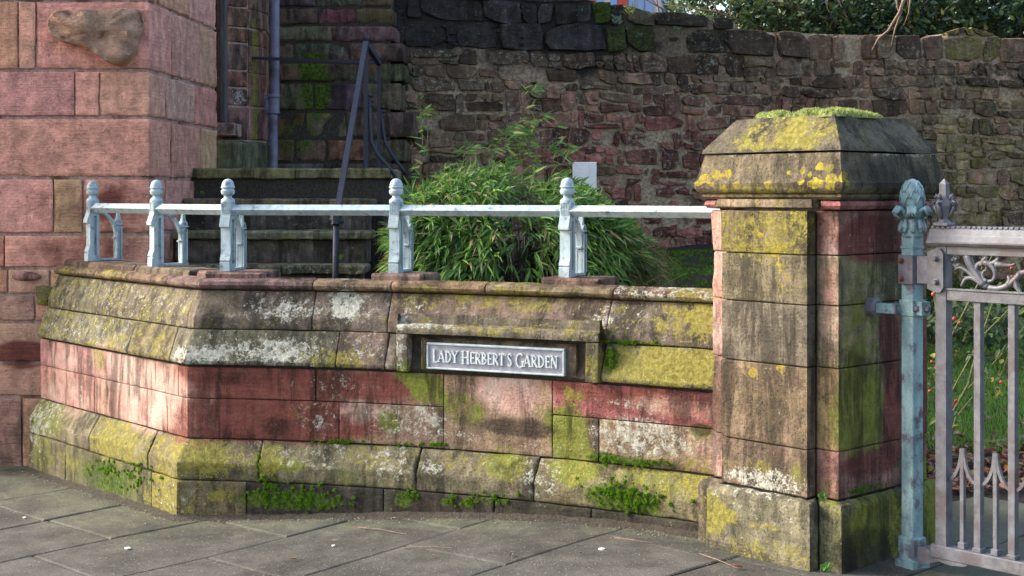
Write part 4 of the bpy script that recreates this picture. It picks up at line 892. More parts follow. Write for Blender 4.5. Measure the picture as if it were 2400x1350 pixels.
b = MB(); b.tube([E + Vector((0, 0, -.02)), E + Vector((-.004, 0, -.3)), E + Vector((-.012, 0, -.62))], .018, 6); b.build('newel', M['iron'], hr, smooth=True)
for (pt, base, nm) in ((A0, 0, 'a'), (B0, 1, 'b')):
    d0 = pt.y; pxs = [(866, 232), (868, 290), (870, 330), (884, 362), (908, 388), (926, 412), (934, 440)] if base == 0 else [(893, 258), (897, 300), (903, 335), (918, 362), (940, 392), (952, 410)]
    P_ = [W(x, y, d0 - (.0 if base else 0)) for x, y in pxs]
    b = MB(); b.tube(P_, .014, 5); 
    for i in range(5): c = P_[0] + Vector((.004 + .012 * math.sin(i * 1.3), 0, .02 - .034 * i)); b.tube([c + Vector((-.012, 0, 0)), c + Vector((.016, 0, .006))], .012 - .001 * i, 6)
    b.build('scrolled_stay', M['iron'], hr, smooth=True)
# ------------------------------------------------------------------ drainpipe
dp = thing('drainpipe', 'grey blue cast iron drainpipe beside the tower doorway', 'pipe', (WX(640, 10.7), 10.7, 1.78))
px0, dd = WX(642, 10.62), 10.62
b = MB(); b.lathe([(.037, WZ(262, dd)), (.037, 4.3)], px0 + .006, dd, 18); b.build('upper_pipe', M['pipe'], dp, sharp=40)
b = MB(); b.lathe([(.035, ZL), (.036, ZL + .1), (.036, WZ(262, dd))], px0 - .006, dd, 18); b.build('lower_pipe', M['pipe'], dp, sharp=40)
b = MB(); b.lathe([(.040, WZ(268, dd)), (.047, WZ(266, dd)), (.047, WZ(262, dd)), (.041, WZ(260, dd)), (.041, WZ(230, dd)), (.048, WZ(228, dd)), (.048, WZ(223, dd)), (.041, WZ(221, dd))], px0, dd, 18); b.build('collar', M['pipe'], dp, sharp=40)
b = MB(); b.box(px0 - .066, px0 - .03, dd - .012, dd + .012, WZ(268, dd), WZ(221, dd), bev=.006); b.build('bracket', M['pipe'], dp)
for yy in (230, 258):
    b = MB(); b.lathe([(.008, 0), (.008, .008), (.004, .011)], 0, 0, 8); o = b.build('screw', M['pipe'], dp, local=True); o.location = (px0 - .052 - WL[dp.name].x, dd - .012 - WL[dp.name].y, WZ(yy, dd) - WL[dp.name].z); o.rotation_euler = (math.pi / 2, 0, 0)
# ------------------------------------------------------------------ old rubble wall
ra = Vector((WX(905, 11.35), 11.35)); rb = Vector((WX(2400, 12.8) + .9, 13.05)); rdir = (rb - ra).normalized(); RL = (rb - ra).length + 2.6
RN = Vector((rdir.y, -rdir.x, 0)); RU = Vector((rdir.x, rdir.y, 0)); RO = Vector((ra.x, ra.y, 0))
rub = thing('rubble_wall', 'high old rubble stone wall with crumbling pale mortar running behind the garden', 'wall', (2, 12, 0))
def rub_d(px): 
    t = (px - 1200) / FPX; return (ra.y - ra.x * rdir.y / rdir.x) / (1 - t * rdir.y / rdir.x)
def ztop_px(px):
    pts_ = [(800, -60), (1380, -6), (1420, 4), (1470, 12), (1530, 30), (1562, 42), (1700, 40), (1725, 48), (1735, 68), (1850, 72), (2060, 78), (2200, 88), (2240, 70), (2310, 66), (2340, 84), (2400, 92), (3600, 110)]
    for (a, b_), (c, d_) in zip(pts_, pts_[1:]):
        if a <= px <= c: return b_ + (d_ - b_) * (px - a) / (c - a)
    return 90
def upx(u): p = RO + RU * u; return 1200 + FPX * p.x / p.y
def ztop(u): p = RO + RU * u; return WZ(ztop_px(upx(u)), p.y)
NM = 220; V = []; F = []
NZ = 60
for i in range(NM + 1):
    u = RL * i / NM; zt = ztop(u) - .02
    for j in range(NZ + 1):
        z = .1 + (zt - .1) * j / NZ; n_ = fbm(u * 4, z * 4, 3, 4) * .014 + fbm(u * 16, z * 16, 9, 3) * .007; q = RO + RU * u + RN * (n_ - .004); V.append((q.x, q.y, z))
    q = RO + RU * u - RN * .5; V.append((q.x, q.y, zt + .02))
n_ = NZ + 2
F = [[i * n_ + j, (i + 1) * n_ + j, (i + 1) * n_ + j + 1, i * n_ + j + 1] for i in range(NM) for j in range(n_ - 1)]
mobj('mortar', V, F, M['mortar_rubble'], rub, smooth=True)
rs = random.Random(11)
cells = []
def keep(u, z):
    px = upx(u); d_ = rub_d(px); py = HOR + (EYE - z) * FPX / d_
    if z > ztop(u) + .045 or px > 3150 or (py > 520 and px < 1430) or (py > 690 and px < 2150): return None
    return px, py
def wav(u, r): return .045 * noise.noise(Vector((u * .9, r * 7.7, 0))) + .018 * noise.noise(Vector((u * 3.1, r * 3.3, 5)))
def quad(u0, u1, zb0, zb1, zt0, zt1, gp, jit):
    j = lambda: rs.uniform(-jit, jit)
    c = [(u0 + gp + j(), zb0 + gp + j()), (u1 - gp + j(), zb1 + gp + j()), (u1 - gp + j(), zt1 - gp + j()), (u0 + gp + j(), zt0 - gp + j())]
    k_ = rs.randrange(4)
    if rs.random() < .75:      # knock off a corner
        a, b_, d_ = c[k_], c[(k_ + 1) % 4], c[k_ - 1]; f = rs.uniform(.15, .4)
        c[k_:k_ + 1] = [(a[0] + (d_[0] - a[0]) * f, a[1] + (d_[1] - a[1]) * f), (a[0] + (b_[0] - a[0]) * f, a[1] + (b_[1] - a[1]) * f)]
    return c
z = .3; r = 0
while z < 3.45:
    h = rs.choice([.09, .10, .115, .13, .15, .17]) if z < 2.72 else rs.choice([.17, .2, .23])
    u = rs.uniform(-.1, 0)
    while u < RL:
        big = z > 2.72
        w = rs.choice([.06, .09, .12, .15, .18, .24, .34]) * (1.45 if big else 1.0) * rs.uniform(.85, 1.15); u1 = u + w
        zm = z + h / 2 + wav(u + w / 2, r); kp = keep(max(0, u + w / 2), zm)
        if kp:
            px, py = kp; loose = sst(1380, 1500, px) * sst(220, 330, py) * (1 - sst(1950, 2150, px)); gp = rs.uniform(.003, .011) + .012 * loose * rs.random(); jit = .014 + .010 * loose
            zb0, zb1, zt0, zt1 = z + wav(u, r), z + wav(u1, r), z + h + wav(u, r + 1), z + h + wav(u1, r + 1)
            parts = [(0, 1)]
            if h > .11 and rs.random() < .5 and not big: f = rs.uniform(.35, .65); parts = [(0, f), (f, 1)]
            for fa_, fb_ in parts:
                sub = [(u, u1)]
                if len(parts) == 2 and w > .16 and rs.random() < .6: m_ = u + w * rs.uniform(.35, .65); sub = [(u, m_), (m_, u1)]
                for ua, ub in sub:
                    if rs.random() < .03 + .08 * loose: continue
                    g0 = lambda uu, f: (zb0 + (zb1 - zb0) * (uu - u) / w) * (1 - f) + (zt0 + (zt1 - zt0) * (uu - u) / w) * f
                    poly = quad(ua, ub, g0(ua, fa_), g0(ub, fa_), g0(ua, fb_), g0(ub, fb_), gp, jit)
                    poly = [(p[0], min(p[1], ztop(max(0, p[0])) + rs.uniform(-.01, .035))) for p in poly]
                    ar = abs(sum(poly[q][0] * poly[(q + 1) % len(poly)][1] - poly[(q + 1) % len(poly)][0] * poly[q][1] for q in range(len(poly)))) / 2
                    if ar > .001: cells.append((ar, (ua + ub) / 2, zm, px, py, poly))
        u = u1
    z += h; r += 1
for _ in range(420):
    u = rs.uniform(.05, RL - .05); zz = rs.uniform(.9, 3.1); kp = keep(u, zz)
    if not kp: continue
    a, b_, t0 = rs.uniform(.012, .035), rs.uniform(.008, .02), rs.uniform(-.5, .5); n_ = 5
    cells.append((.0005, u, zz, kp[0], kp[1], [(u + a * math.cos(t0 + 6.283 * q / n_) * rs.uniform(.7, 1.2), zz + b_ * math.sin(t0 + 6.283 * q / n_) * rs.uniform(.7, 1.2)) for q in range(n_)]))
def shown(c): return c[3] < 2410 and c[4] > -5 and not (1700 < c[3] < 2170 and c[4] > 290) and not (c[4] > 430 and c[3] < 1400)
cells.sort(key=lambda c: -c[0] * (1 if shown(c) else .001))
stuff = dict(V=[], F=[], pa=[], pb=[], tint=[])
for ci, (ar, u, z, px, py, poly) in enumerate(cells):
    ps = []
    for i in range(len(poly)):
        a, b_ = poly[i], poly[(i + 1) % len(poly)]; ps += [(a[0] * .92 + b_[0] * .08, a[1] * .92 + b_[1] * .08), (a[0] * .66 + b_[0] * .34 + rs.uniform(-.006, .006), a[1] * .66 + b_[1] * .34 + rs.uniform(-.006, .006)), (a[0] * .34 + b_[0] * .66 + rs.uniform(-.006, .006), a[1] * .34 + b_[1] * .66 + rs.uniform(-.006, .006))]
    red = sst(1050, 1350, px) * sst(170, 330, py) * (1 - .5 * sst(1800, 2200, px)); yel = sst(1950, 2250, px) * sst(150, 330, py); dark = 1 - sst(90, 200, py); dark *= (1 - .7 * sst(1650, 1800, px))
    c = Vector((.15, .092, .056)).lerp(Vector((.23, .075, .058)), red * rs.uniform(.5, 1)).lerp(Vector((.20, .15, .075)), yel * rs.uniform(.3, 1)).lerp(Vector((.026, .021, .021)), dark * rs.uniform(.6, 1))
    c = c * rs.choice([.6, .9, 1.2, 1.5, 1.9, 2.5])
    if rs.random() < .1: c = c.lerp(Vector((.22, .17, .10)), .6)
    bs_ = dict(R=.35 * red * rs.uniform(.3, 1.3), Y=.12 + .40 * yel * rs.random(), W=.12 + .2 * rs.random(), D=.15 * rs.random() + .3 * dark, G=.1 * rs.random() + .15 * sst(1400, 1600, px) * dark)
    if 1400 < px < 1700 and py < 130: bs_['M'] = rs.uniform(.1, .6)
    if 2200 < px < 2330 and py < 130: bs_['Y'] = .5
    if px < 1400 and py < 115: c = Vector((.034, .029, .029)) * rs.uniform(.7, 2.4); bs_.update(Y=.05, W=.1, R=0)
    if px > 2150 and py > 680: bs_['M'] = rs.uniform(.5, .8)
    h = rs.uniform(.006, .034) * (1.4 if ar > .02 else 1)
    pillow(ps, RO, RU, Vector((0, 0, 1)), RN, h, tuple(c), 'stone', rub, M['rubble'], bs_, rs.uniform(0, 90), rings=((1, -2.5), (1, .6), (.95, .95), (.6, 1.0)), rough=.42, mb=None if ci < 300 else stuff)
if stuff['V']:
    mobj('small_stones', stuff['V'], stuff['F'], M['rubble'], rub, {q: stuff[q] for q in ('pa', 'pb', 'tint')}, sharp=24, kind='stuff')
print('rubble stones', len(cells))
# ------------------------------------------------------------------ garden ground, path, lawn
def gdz(x, y):
    t = sst(.165 * y, .275 * y, x); return (.82 + .075 * (y - 7.4)) * (1 - t) + (.125 + .036 * (y - 6.4)) * t
V = []; F = []; NX, NY = 90, 70
for j in range(NY + 1):
    for i in range(NX + 1):
        x = -1.0 + 8.5 * i / NX; y = 6.35 + 7.0 * j / NY; V.append((x, y, gdz(x, y) + .03 * fbm(x * 2, y * 2, 0, 3) * (1 - sst(.165 * y, .275 * y, x) * .7)))
F = [[j * (NX + 1) + i, j * (NX + 1) + i + 1, (j + 1) * (NX + 1) + i + 1, (j + 1) * (NX + 1) + i] for j in range(NY) for i in range(NX)
     if not (V[j * (NX + 1) + i][1] < front_d(V[j * (NX + 1) + i][0]) + .25 and V[j * (NX + 1) + i][0] < 1.2)]
tag(mobj('garden_soil', V, F, M['soil'], smooth=True), kind='structure')
gp = thing('garden_path', None, None, (2, 6, .13)); gp['kind'] = 'structure'; del_keys = None
for r in range(2, 9):
    for q in range(-3, 4):
        a0 = q * .92 + .3 * (r % 2); b0 = r * .635; c = O0 + UA * (a0 + .46) + UB * (b0 + .32)
        if (c - PC).dot(PN1) < -.55 and 1.9 < c.x < 4.2 and c.y < 6.75: slab(a0, a0 + .92, b0, b0 + .635, gp, .0, .75, (.9, .95, .85))
def blade_grass(name, n, region, h0, h1, cols, label, w=.004):
    mb = MB()
    while n > 0:
        x, y = R(region[0], region[1]), R(region[2], region[3]); 
        if x / y < .26 and region[0] > 1: continue
        n -= 1; z = gdz(x, y) + .005; a = R(0, 6.28); h = R(h0, h1); lx, ly = R(-.5, .5) * h, R(-.5, .5) * h; c = random.choice(cols); f = R(.7, 1.3)
        dx, dy = math.cos(a) * w, math.sin(a) * w
        mb.add([(x - dx, y - dy, z), (x + dx, y + dy, z), (x + lx, y + ly, z + h)], [[0, 1, 2]], tuple(q * f for q in c))
    o = mb.build(name, M['leaf']); tag(o, label, 'grass', kind='stuff'); return o
blade_grass('lawn_grass', 44000, (2.0, 5.2, 7.75, 12.5), .02, .055, [(.14, .34, .04), (.18, .40, .055), (.12, .26, .035), (.28, .32, .08)], 'short bright green lawn seen through the gate bars')
def leaf_shape(p, d, n, L, wd, fold=.3, droop=.0):
    """six-point leaf blade from p along d, n = face normal"""
    d = d.normalized(); s = d.cross(n)
    if s.length < 1e-3: s = d.orthogonal()
    s.normalize(); n = s.cross(d)
    g_ = Vector((0, 0, -1)) * droop * L
    return [p, p + d * L * .3 + s * wd * .5 + n * wd * fold + g_ * .09, p + d * L * .3 - s * wd * .5 + n * wd * fold + g_ * .09, p + d * L * .68 + s * wd * .36 + n * wd * fold * .7 + g_ * .46, p + d * L * .68 - s * wd * .36 + n * wd * fold * .7 + g_ * .46, p + d * L + g_, p + d * L * .5 + g_ * .25]
LF = [[0, 1, 6], [1, 3, 6], [3, 5, 6], [0, 6, 2], [2, 6, 4], [4, 6, 5]]
def rv(s=1.0): return Vector((R(-s, s), R(-s, s), R(-s, s)))
mb = MB()
for _ in range(1500):
    x, y = R(1.85, 3.9), random.gauss(7.35, .38)
    if y < 6.85: y = 6.85 + R(0, .1)
    if x / y < .26: continue
    p = Vector((x, y, gdz(x, y) + R(.005, .03))); c = random.choice([(.20, .10, .06), (.14, .075, .05), (.28, .15, .10), (.34, .17, .06), (.11, .06, .045), (.24, .16, .12)]); a = R(0, 6.28)
    mb.add(leaf_shape(p, Vector((math.cos(a), math.sin(a), R(-.3, .5))), Vector((R(-.7, .7), R(-.7, .7), 1)), R(.035, .07), R(.02, .038), R(.1, .6)), LF, tuple(q * R(.7, 1.3) for q in c))
for _ in range(260):
    x, y = R(2.0, 4.6), R(7.9, 11.5); p = Vector((x, y, gdz(x, y) + R(.02, .04))); a = R(0, 6.28)
    if x / y < .26: continue
    mb.add(leaf_shape(p, Vector((math.cos(a), math.sin(a), R(-.2, .4))), Vector((R(-.6, .6), R(-.6, .6), 1)), R(.03, .06), R(.02, .03), R(.1, .6)), LF, random.choice([(.30, .18, .12), (.2, .1, .06), (.42, .30, .2)]))
tag(mb.build('leaf_litter', M['dry_leaf']), 'brown fallen leaves covering the flower bed behind the gate', 'leaves', kind='stuff')
for i, (pts_, r_) in enumerate([([W(2262, 1078, 7.55), W(2330, 1086, 7.5), W(2400, 1108, 7.35), W(2470, 1130, 7.25)], .032), ([W(2290, 1050, 7.9), W(2340, 1042, 7.95), W(2400, 1030, 8.1), W(2440, 1024, 8.2)], .036)]):
    b = MB(); b.tube(pts_, r_, 8, flat=.8); tag(b.build('bed_edging', simple('edging_stone%d' % i, (.10, .105, .045), (.2, .19, .11), 20, .9, .006), smooth=True), ['mossy rounded edging stone lying across the leaf bed nearest the gate', 'pale flat edging stone between the leaf bed and the lawn'][i], 'edging')
# mossy bank
mb = MB()
for _ in range(30000):
    y = R(7.6, 11.6); x = R(.075, .30) * y; t = sst(.165 * y, .275 * y, x)
    if t > .6 and y < 10.6: continue
    z = gdz(x, y) + .03 * fbm(x * 2, y * 2, 0, 3) * (1 - t * .7); m = fbm(x * 3, y * 3, 5, 3)
    if m < -.12: continue
    p = Vector((x, y, z)); d = Vector((R(-1, 1), R(-1, 1), 1.1)).normalized() * R(.010, .026); s = rv().cross(d).normalized() * .006; f = R(.5, 1.4) * (1 + m)
    mb.add([p - s, p + s, p + d], [[0, 1, 2]], (.085 * f, .17 * f, .018 * f))
for _ in range(14000):
    u = R(3.5, RL); q = RO + RU * u + RN * R(.0, .75); x, y = q.x, q.y
    hump = .42 * (1 - min(1, (Vector((x, y)) - ra).dot(Vector((RN.x, RN.y))) / .75) ** 2)
    z = gdz(x, y) + hump + R(-.05, .04) * 1; d = Vector((R(-1, 1), R(-1.2, .4), 1)).normalized() * R(.02, .045); s = rv().cross(d).normalized() * .010; f = R(.4, 1.4); p = Vector((x, y, z))
    mb.add([p - s, p + s, p + d], [[0, 1, 2]], (.075 * f, .14 * f, .02 * f))
tag(mb.build('bank_moss', M['moss']), 'dark green moss covering the bank at the foot of the rubble wall', 'moss', kind='stuff')
V = []; F = []
for i in range(41):
    for j in range(7):
        u = 3.3 + (RL - 3.3) * i / 40; o = .8 * j / 6; q = RO + RU * u + RN * o; V.append((q.x, q.y, gdz(q.x, q.y) - .05 + .42 * (1 - (j / 6) ** 2) + .06 * fbm(u * 3, o * 4, 1, 3)))
F = [[i * 7 + j, i * 7 + j + 1, (i + 1) * 7 + j + 1, (i + 1) * 7 + j] for i in range(40) for j in range(6)]
tag(mobj('bank', V, F, M['bank'], smooth=True), kind='structure')
# ------------------------------------------------------------------ gate post
gpo = Vector((1.575, 5.54)); GA = math.atan2(PN2.y, PN2.x)
gpt = thing('gate_post', 'verdigris copper green gate post with leafy bud finial beside the pier', 'post', (gpo.x, gpo.y, .13)); gpt.rotation_euler = (0, 0, GA + math.radians(-10)); 
def gz_(z): return z - .13
b = MB(); b.box(-.030, .030, -.030, .030, gz_(.22), gz_(1.44), bev=.003); b.build('shaft', M['verdigris'], gpt, local=True)
b = MB(); b.box(-.040, .040, -.040, .040, gz_(.16), gz_(.255), bev=.006); b.prism([(-.047, -.047), (.047, -.047), (.047, .047), (-.047, .047)], 'z', -.05, gz_(.165)); b.build('base', M['verdigris'], gpt, local=True)
b = MB(); b.box(-.033, .033, -.033, .033, gz_(1.385), gz_(1.397), bev=.002); b.build('band', M['verdigris'], gpt, local=True)
b = MB(); b.lathe([(.036, gz_(1.43)), (.040, gz_(1.445)), (.034, gz_(1.47)), (.036, gz_(1.50)), (.044, gz_(1.53))], n=12, rot=math.pi / 8)
for i in range(8):
    a = math.pi / 4 * i; ca, sa = math.cos(a), math.sin(a)
    b.tube([(ca * .034, sa * .034, gz_(1.50)), (ca * .042, sa * .042, gz_(1.47)), (ca * .050, sa * .050, gz_(1.452)), (ca * .053, sa * .053, gz_(1.462))], [.010, .013, .009, .004], 6)
b.build('capital', M['verdigris'], gpt, local=True, smooth=True)
for i in range(6):
    a = math.pi / 3 * i + .2; ca, sa = math.cos(a), math.sin(a); b = MB()
    for sd_ in (-1, 0, 1):
        ox, oy = -sa * .011 * sd_, ca * .011 * sd_
        b.tube([(ca * r + ox, sa * r + oy, gz_(z)) for r, z in ((.030, 1.505), (.044, 1.535), (.062, 1.545), (.074, 1.528), (.072, 1.508), (.062, 1.505))], [.009, .010, .011, .010, .008, .006], 6)
    b.build('curled_leaf', M['verdigris'], gpt, local=True, smooth=True)
bud = [(.036, 1.535), (.043, 1.56), (.0455, 1.585), (.042, 1.61), (.034, 1.632), (.022, 1.650), (.010, 1.659), (.001, 1.661)]
b = MB(); b.lathe([(r, gz_(z)) for r, z in bud], n=18); bo_ = b.build('bud', M['verdigris'], gpt, local=True, smooth=True)
def budr(z):
    for (r0, z0), (r1, z1) in zip(bud, bud[1:]):
        if z0 <= z <= z1: return r0 + (r1 - r0) * (z - z0) / (z1 - z0)
    return .001
for row in range(3):
    for i in range(6):
        a0 = math.pi / 3 * (i + .5 * (row % 2)); b = MB(); zt = 1.600 + .026 * row; zb = zt - .045
        pts_ = []
        for t in range(-5, 6):
            f = t / 5; z = zt - (zt - zb) * abs(f) ** 1.6; a = a0 + f * math.pi / 6; r = budr(z) + .002; pts_.append((r * math.cos(a), r * math.sin(a), gz_(z)))
        b.tube(pts_, .0032, 5); o = b.build('scale_edge', M['verdigris'], bo_, local=True, smooth=True)
b = MB(); b.box(-.038, .036, -.040, .036, gz_(1.247), gz_(1.362), bev=.002); b.build('hinge_clamp', M['strap'], gpt, local=True)
def bolt(x, y, z, r, axis, parent, mat, name='bolt', zoff=gz_):
    b = MB(); b.lathe([(r * 1.35, 0), (r * 1.35, .003), (r, .004), (r, .012), (r * .7, .016)], n=6); o = b.build(name, mat, parent, local=True); o.location = (x, y, zoff(z)); o.rotation_euler = axis; return o
FRONT = (math.pi / 2, 0, 0); SIDE = (0, math.pi / 2, 0)
bolt(-.018, -.040, 1.338, .010, FRONT, gpt, M['bolt']); bolt(-.018, -.040, 1.268, .010, FRONT, gpt, M['bolt']); bolt(.036, .0, 1.275, .009, SIDE, gpt, M['bolt'])
b = MB(); b.box(-.036, .036, -.036, .036, gz_(1.122), gz_(1.185), bev=.002); b.box(.036, .066, -.02, .03, gz_(1.126), gz_(1.180), bev=.002); b.build('wall_collar', M['verdigris'], gpt, local=True)
bolt(.036, -.024, 1.153, .012, SIDE, gpt, M['strap']); bolt(.066, .006, 1.153, .013, SIDE, gpt, M['strap'])
# ring bolt on the pier, tied to the collar
tp = PC + PU2 * .215
rg = thing('wall_tie', 'octagonal dark metal tie plate bolted to the pier beside the gate post', 'tie plate', (tp.x, tp.y, 1.15)); rg.rotation_euler = (0, 0, math.atan2(PN2.y, PN2.x) + math.pi / 2)
b = MB(); V = []; F = []
for kx in range(8):
    a = math.pi / 8 + math.pi / 4 * kx
    for r, y in ((.040, .0), (.040, -.03), (.030, -.04), (.024, -.04), (.020, -.012)): V.append((r * math.cos(a), y, r * math.sin(a)))
for kx in range(8):
    for j in range(4): F.append([kx * 5 + j, ((kx + 1) % 8) * 5 + j, ((kx + 1) % 8) * 5 + j + 1, kx * 5 + j + 1])
F.append([kx * 5 + 4 for kx in range(8)])
b.add(V, F); b.build('plate', M['strap'], rg, local=True)
b = MB(); b.box(-.02, .02, -.13, -.015, -.022, .018, bev=.003); b.build('tie_bar', M['verdigris'], rg, local=True)
# ------------------------------------------------------------------ gate
gt0 = Vector((1.669, 5.436)); gate = thing('iron_gate', 'grey brown metal gate with leafy scroll frieze and square bars hung on the green post', 'gate', (gt0.x, gt0.y, .14)); gate.rotation_euler = (0, 0, GA)
def gb(x0, x1, y0, y1, z0, z1, name, bev=.002, mat=None):
    b = MB(); b.box(x0, x1, y0, y1, z0 - .14, z1 - .14, bev=bev); return b.build(name, mat or M['gate'], gate, local=True)
GWD = 1.12
gb(-.024, .024, -.026, .02, .245, 1.405, 'stile'); gb(GWD - .024, GWD + .024, -.026, .02, .245, 1.405, 'stile')
gb(-.045, GWD + .045, -.03, .024, .195, .247, 'bottom_rail', .004)
gb(.024, GWD - .024, -.024, .018, 1.192, 1.232, 'middle_rail'); gb(.024, GWD - .024, -.029, -.02, 1.232, 1.240, 'bead', .001); gb(.024, GWD - .024, -.024, .018, 1.368, 1.405, 'frieze_rail')
b = MB(); b.prism([(-.04, 1.402 - .14), (-.048, 1.412 - .14), (-.048, 1.418 - .14), (-.034, 1.440 - .14), (-.033, 1.443 - .14), (-.018, 1.468 - .14), (.018, 1.468 - .14), (.034, 1.44 - .14), (.046, 1.412 - .14), (.04, 1.402 - .14)], 'x', -.05, GWD + .05); b.build('coping', M['gate'], gate, local=True)
for i in range(56):
    x = -.048 + i * (GWD + .096) / 56
    b = MB(); b.box(x + .001, x + (GWD + .096) / 56 - .002, -.021, .021, 1.466 - .14, 1.478 - .14, bev=.003); b.build('ridge_bead', M['gate'], gate, local=True)
for i in range(8):
    x = .147 + .139 * i - .0
    if x > GWD - .05: break
    b_ = gb(x - .014, x + .014, -.016, .014, .262, 1.194, 'bar', .0015); gb(x - .019, x + .019, -.021, .019, .246, .264, 'bar_foot', .003)
for i in range(8):
    x0 = (0.012 if i == 0 else .147 + .139 * (i - 1)); x1 = .147 + .139 * i
    if x1 > GWD: break
    xm = (x0 + x1) / 2
    gb(xm - .0085, xm + .0085, -.010, .009, .262, .625, 'dog_bar', .0015); gb(xm - .015, xm + .015, -.016, .015, .246, .272, 'bar_foot', .003)
    for s, xe in ((-1, x0 + .012), (1, x1 - .012)):
        b = MB(); pts_ = []
        for t in range(9):
            f = t / 8; pts_.append((xm + s * .004 + (xe - xm - s * .004) * (f ** 1.8), -.002, .628 - .14 - .125 * (1 - (1 - f) ** 1.5)))
        b.tube(pts_, .0085, 4, flat=1.2, up=Vector((0, 1, 0))); b.build('tracery', M['gate'], gate, local=True)
# foot of the gate
b = MB(); pts_ = []
b.prism([(-.10, .165 - .14), (-.118, .18 - .14), (-.12, .205 - .14), (-.105, .225 - .14), (-.07, .228 - .14), (-.045, .215 - .14), (.03, .197 - .14), (.12, .197 - .14), (.10, .185 - .14), (.04, .178 - .14), (-.01, .185 - .14), (-.045, .17 - .14), (-.075, .158 - .14)], 'y', -.026, .02); b.build('foot', M['gate'], gate, local=True)
# hinge strap
gb(-.10, -.024, -.034, -.018, 1.252, 1.360, 'hinge_strap', .002, M['strap'])
b = MB(); b.prism([(-.05, 1.235 - .14), (-.02, 1.222 - .14), (.004, 1.222 - .14), (.018, 1.24 - .14), (.018, 1.372 - .14), (.004, 1.39 - .14), (-.02, 1.39 - .14), (-.05, 1.375 - .14)], 'y', -.040, -.026); b.build('hinge_plate', M['gate'], gate, local=True)
for z in (1.352, 1.262): bolt(-.012, -.040, z, .010, FRONT, gate, M['gate'], 'bolt', lambda z: z - .14)
# obelisk finial on the stile
b = MB(); b.box(-.034, .034, -.032, .03, 1.476 - .14, 1.490 - .14, bev=.004); b.lathe([(.030, 1.489 - .14), (.022, 1.496 - .14), (.020, 1.51 - .14), (.030, 1.535 - .14), (.036, 1.555 - .14), (.030, 1.572 - .14), (.020, 1.585 - .14)], n=8, rot=math.pi / 8)
b.lathe([(.020, 1.58 - .14), (.019, 1.640 - .14), (.001, 1.660 - .14)], n=4, rot=math.pi / 4); fo = b.build('finial', M['gate'], gate, local=True, sharp=30)
for i in range(4):
    a = math.pi / 2 * i; b = MB(); ca, sa = math.cos(a), math.sin(a)
    b.tube([(ca * r, sa * r, z - .14) for r, z in ((.018, 1.505), (.032, 1.53), (.044, 1.55), (.046, 1.568), (.036, 1.574), (.032, 1.562), (.038, 1.556))], [.006, .008, .008, .007, .006, .005, .004], 6)
    b.tube([(ca * r, sa * r, z - .14) for r, z in ((.02, 1.575), (.028, 1.592), (.036, 1.598), (.040, 1.590), (.035, 1.585))], .0055, 6); b.build('finial_scroll', M['gate'], fo, local=True, smooth=True)
# scroll frieze
def spiral(cx, cz, r0, r1, a0, turns, n=26): return [(cx + (r0 + (r1 - r0) * i / n) * math.cos(a0 + turns * 6.283 * i / n), -.006, cz + (r0 + (r1 - r0) * i / n) * math.sin(a0 + turns * 6.283 * i / n)) for i in range(n + 1)]
def bez(p0, p1, p2, p3, n=12):
    out = []
    for i in range(n + 1):
        t = i / n; out.append(tuple((1 - t) ** 3 * a + 3 * (1 - t) ** 2 * t * b_ + 3 * (1 - t) * t * t * c + t ** 3 * d_ for a, b_, c, d_ in zip(p0, p1, p2, p3)))
    return [(x, -.006, z) for x, z in out]
for rep in range(3):
    X0 = .05 + rep * .36; zb = 1.238 - .14; FL = rep % 2
    def fx_(p): return [(X0 + x, y - .004, zb + (.132 - z if FL else z)) for x, y, z in p]
    shapes = [(bez((.14, .012), (.08, .03), (.07, .10), (.12, .105)), .009, .006), (bez((.12, .105), (.17, .11), (.19, .03), (.135, .035)), .008, .004), (bez((.135, .035), (.105, .04), (.115, .08), (.135, .075)), .006, .003),
              (bez((.125, .018), (.09, .06), (.06, .09), (.055, .13)), .010, .013), (bez((.115, .025), (.07, .05), (.03, .105), (.0, .07)), .008, .004), (bez((.115, .02), (.09, .05), (.04, .06), (.03, .01)), .009, .004), (bez((.11, .09), (.12, .12), (.13, .12), (.14, .132)), .007, .008), (bez((.13, .10), (.17, .10), (.19, .12), (.18, .135)), .006, .008),
              (bez((.14, .012), (.19, .0), (.23, .02), (.27, .07)), .008, .010), (bez((.27, .07), (.31, .085), (.33, .06), (.355, .075)), .009, .006), (bez((.22, .025), (.24, .05), (.21, .06), (.22, .055)), .010, .003), (bez((.25, .05), (.25, .02), (.26, .01), (.27, .0)), .009, .005), (bez((.17, .10), (.20, .10), (.22, .09), (.25, .105)), .010, .003), (bez((.355, .075), (.34, .04), (.31, .04), (.30, .0)), .009, .004), (bez((.33, .07), (.33, .10), (.32, .11), (.31, .135)), .008, .011)]
    for pts_, r0, r1 in shapes:
        b = MB(); n = len(pts_); b.tube(fx_(pts_), [1.4 * (r0 + (r1 - r0) * i / (n - 1)) for i in range(n)], 6, flat=.8, up=Vector((0, 1, 0))); b.build('scroll_leaf', M['gate'], gate, local=True, smooth=True)
b = MB()
for i in range(11):
    x, z = .036 + R(0, .045), 1.335 - .14 + R(-.015, .03); 
    b.lathe([(.001, -.008 + z), (.007, -.004 + z), (.008, z), (.006, .005 + z), (.001, .008 + z)], x, -.008, 8)
b.build('berry_cluster', M['gate'], gate, local=True, smooth=True, kind='stuff')
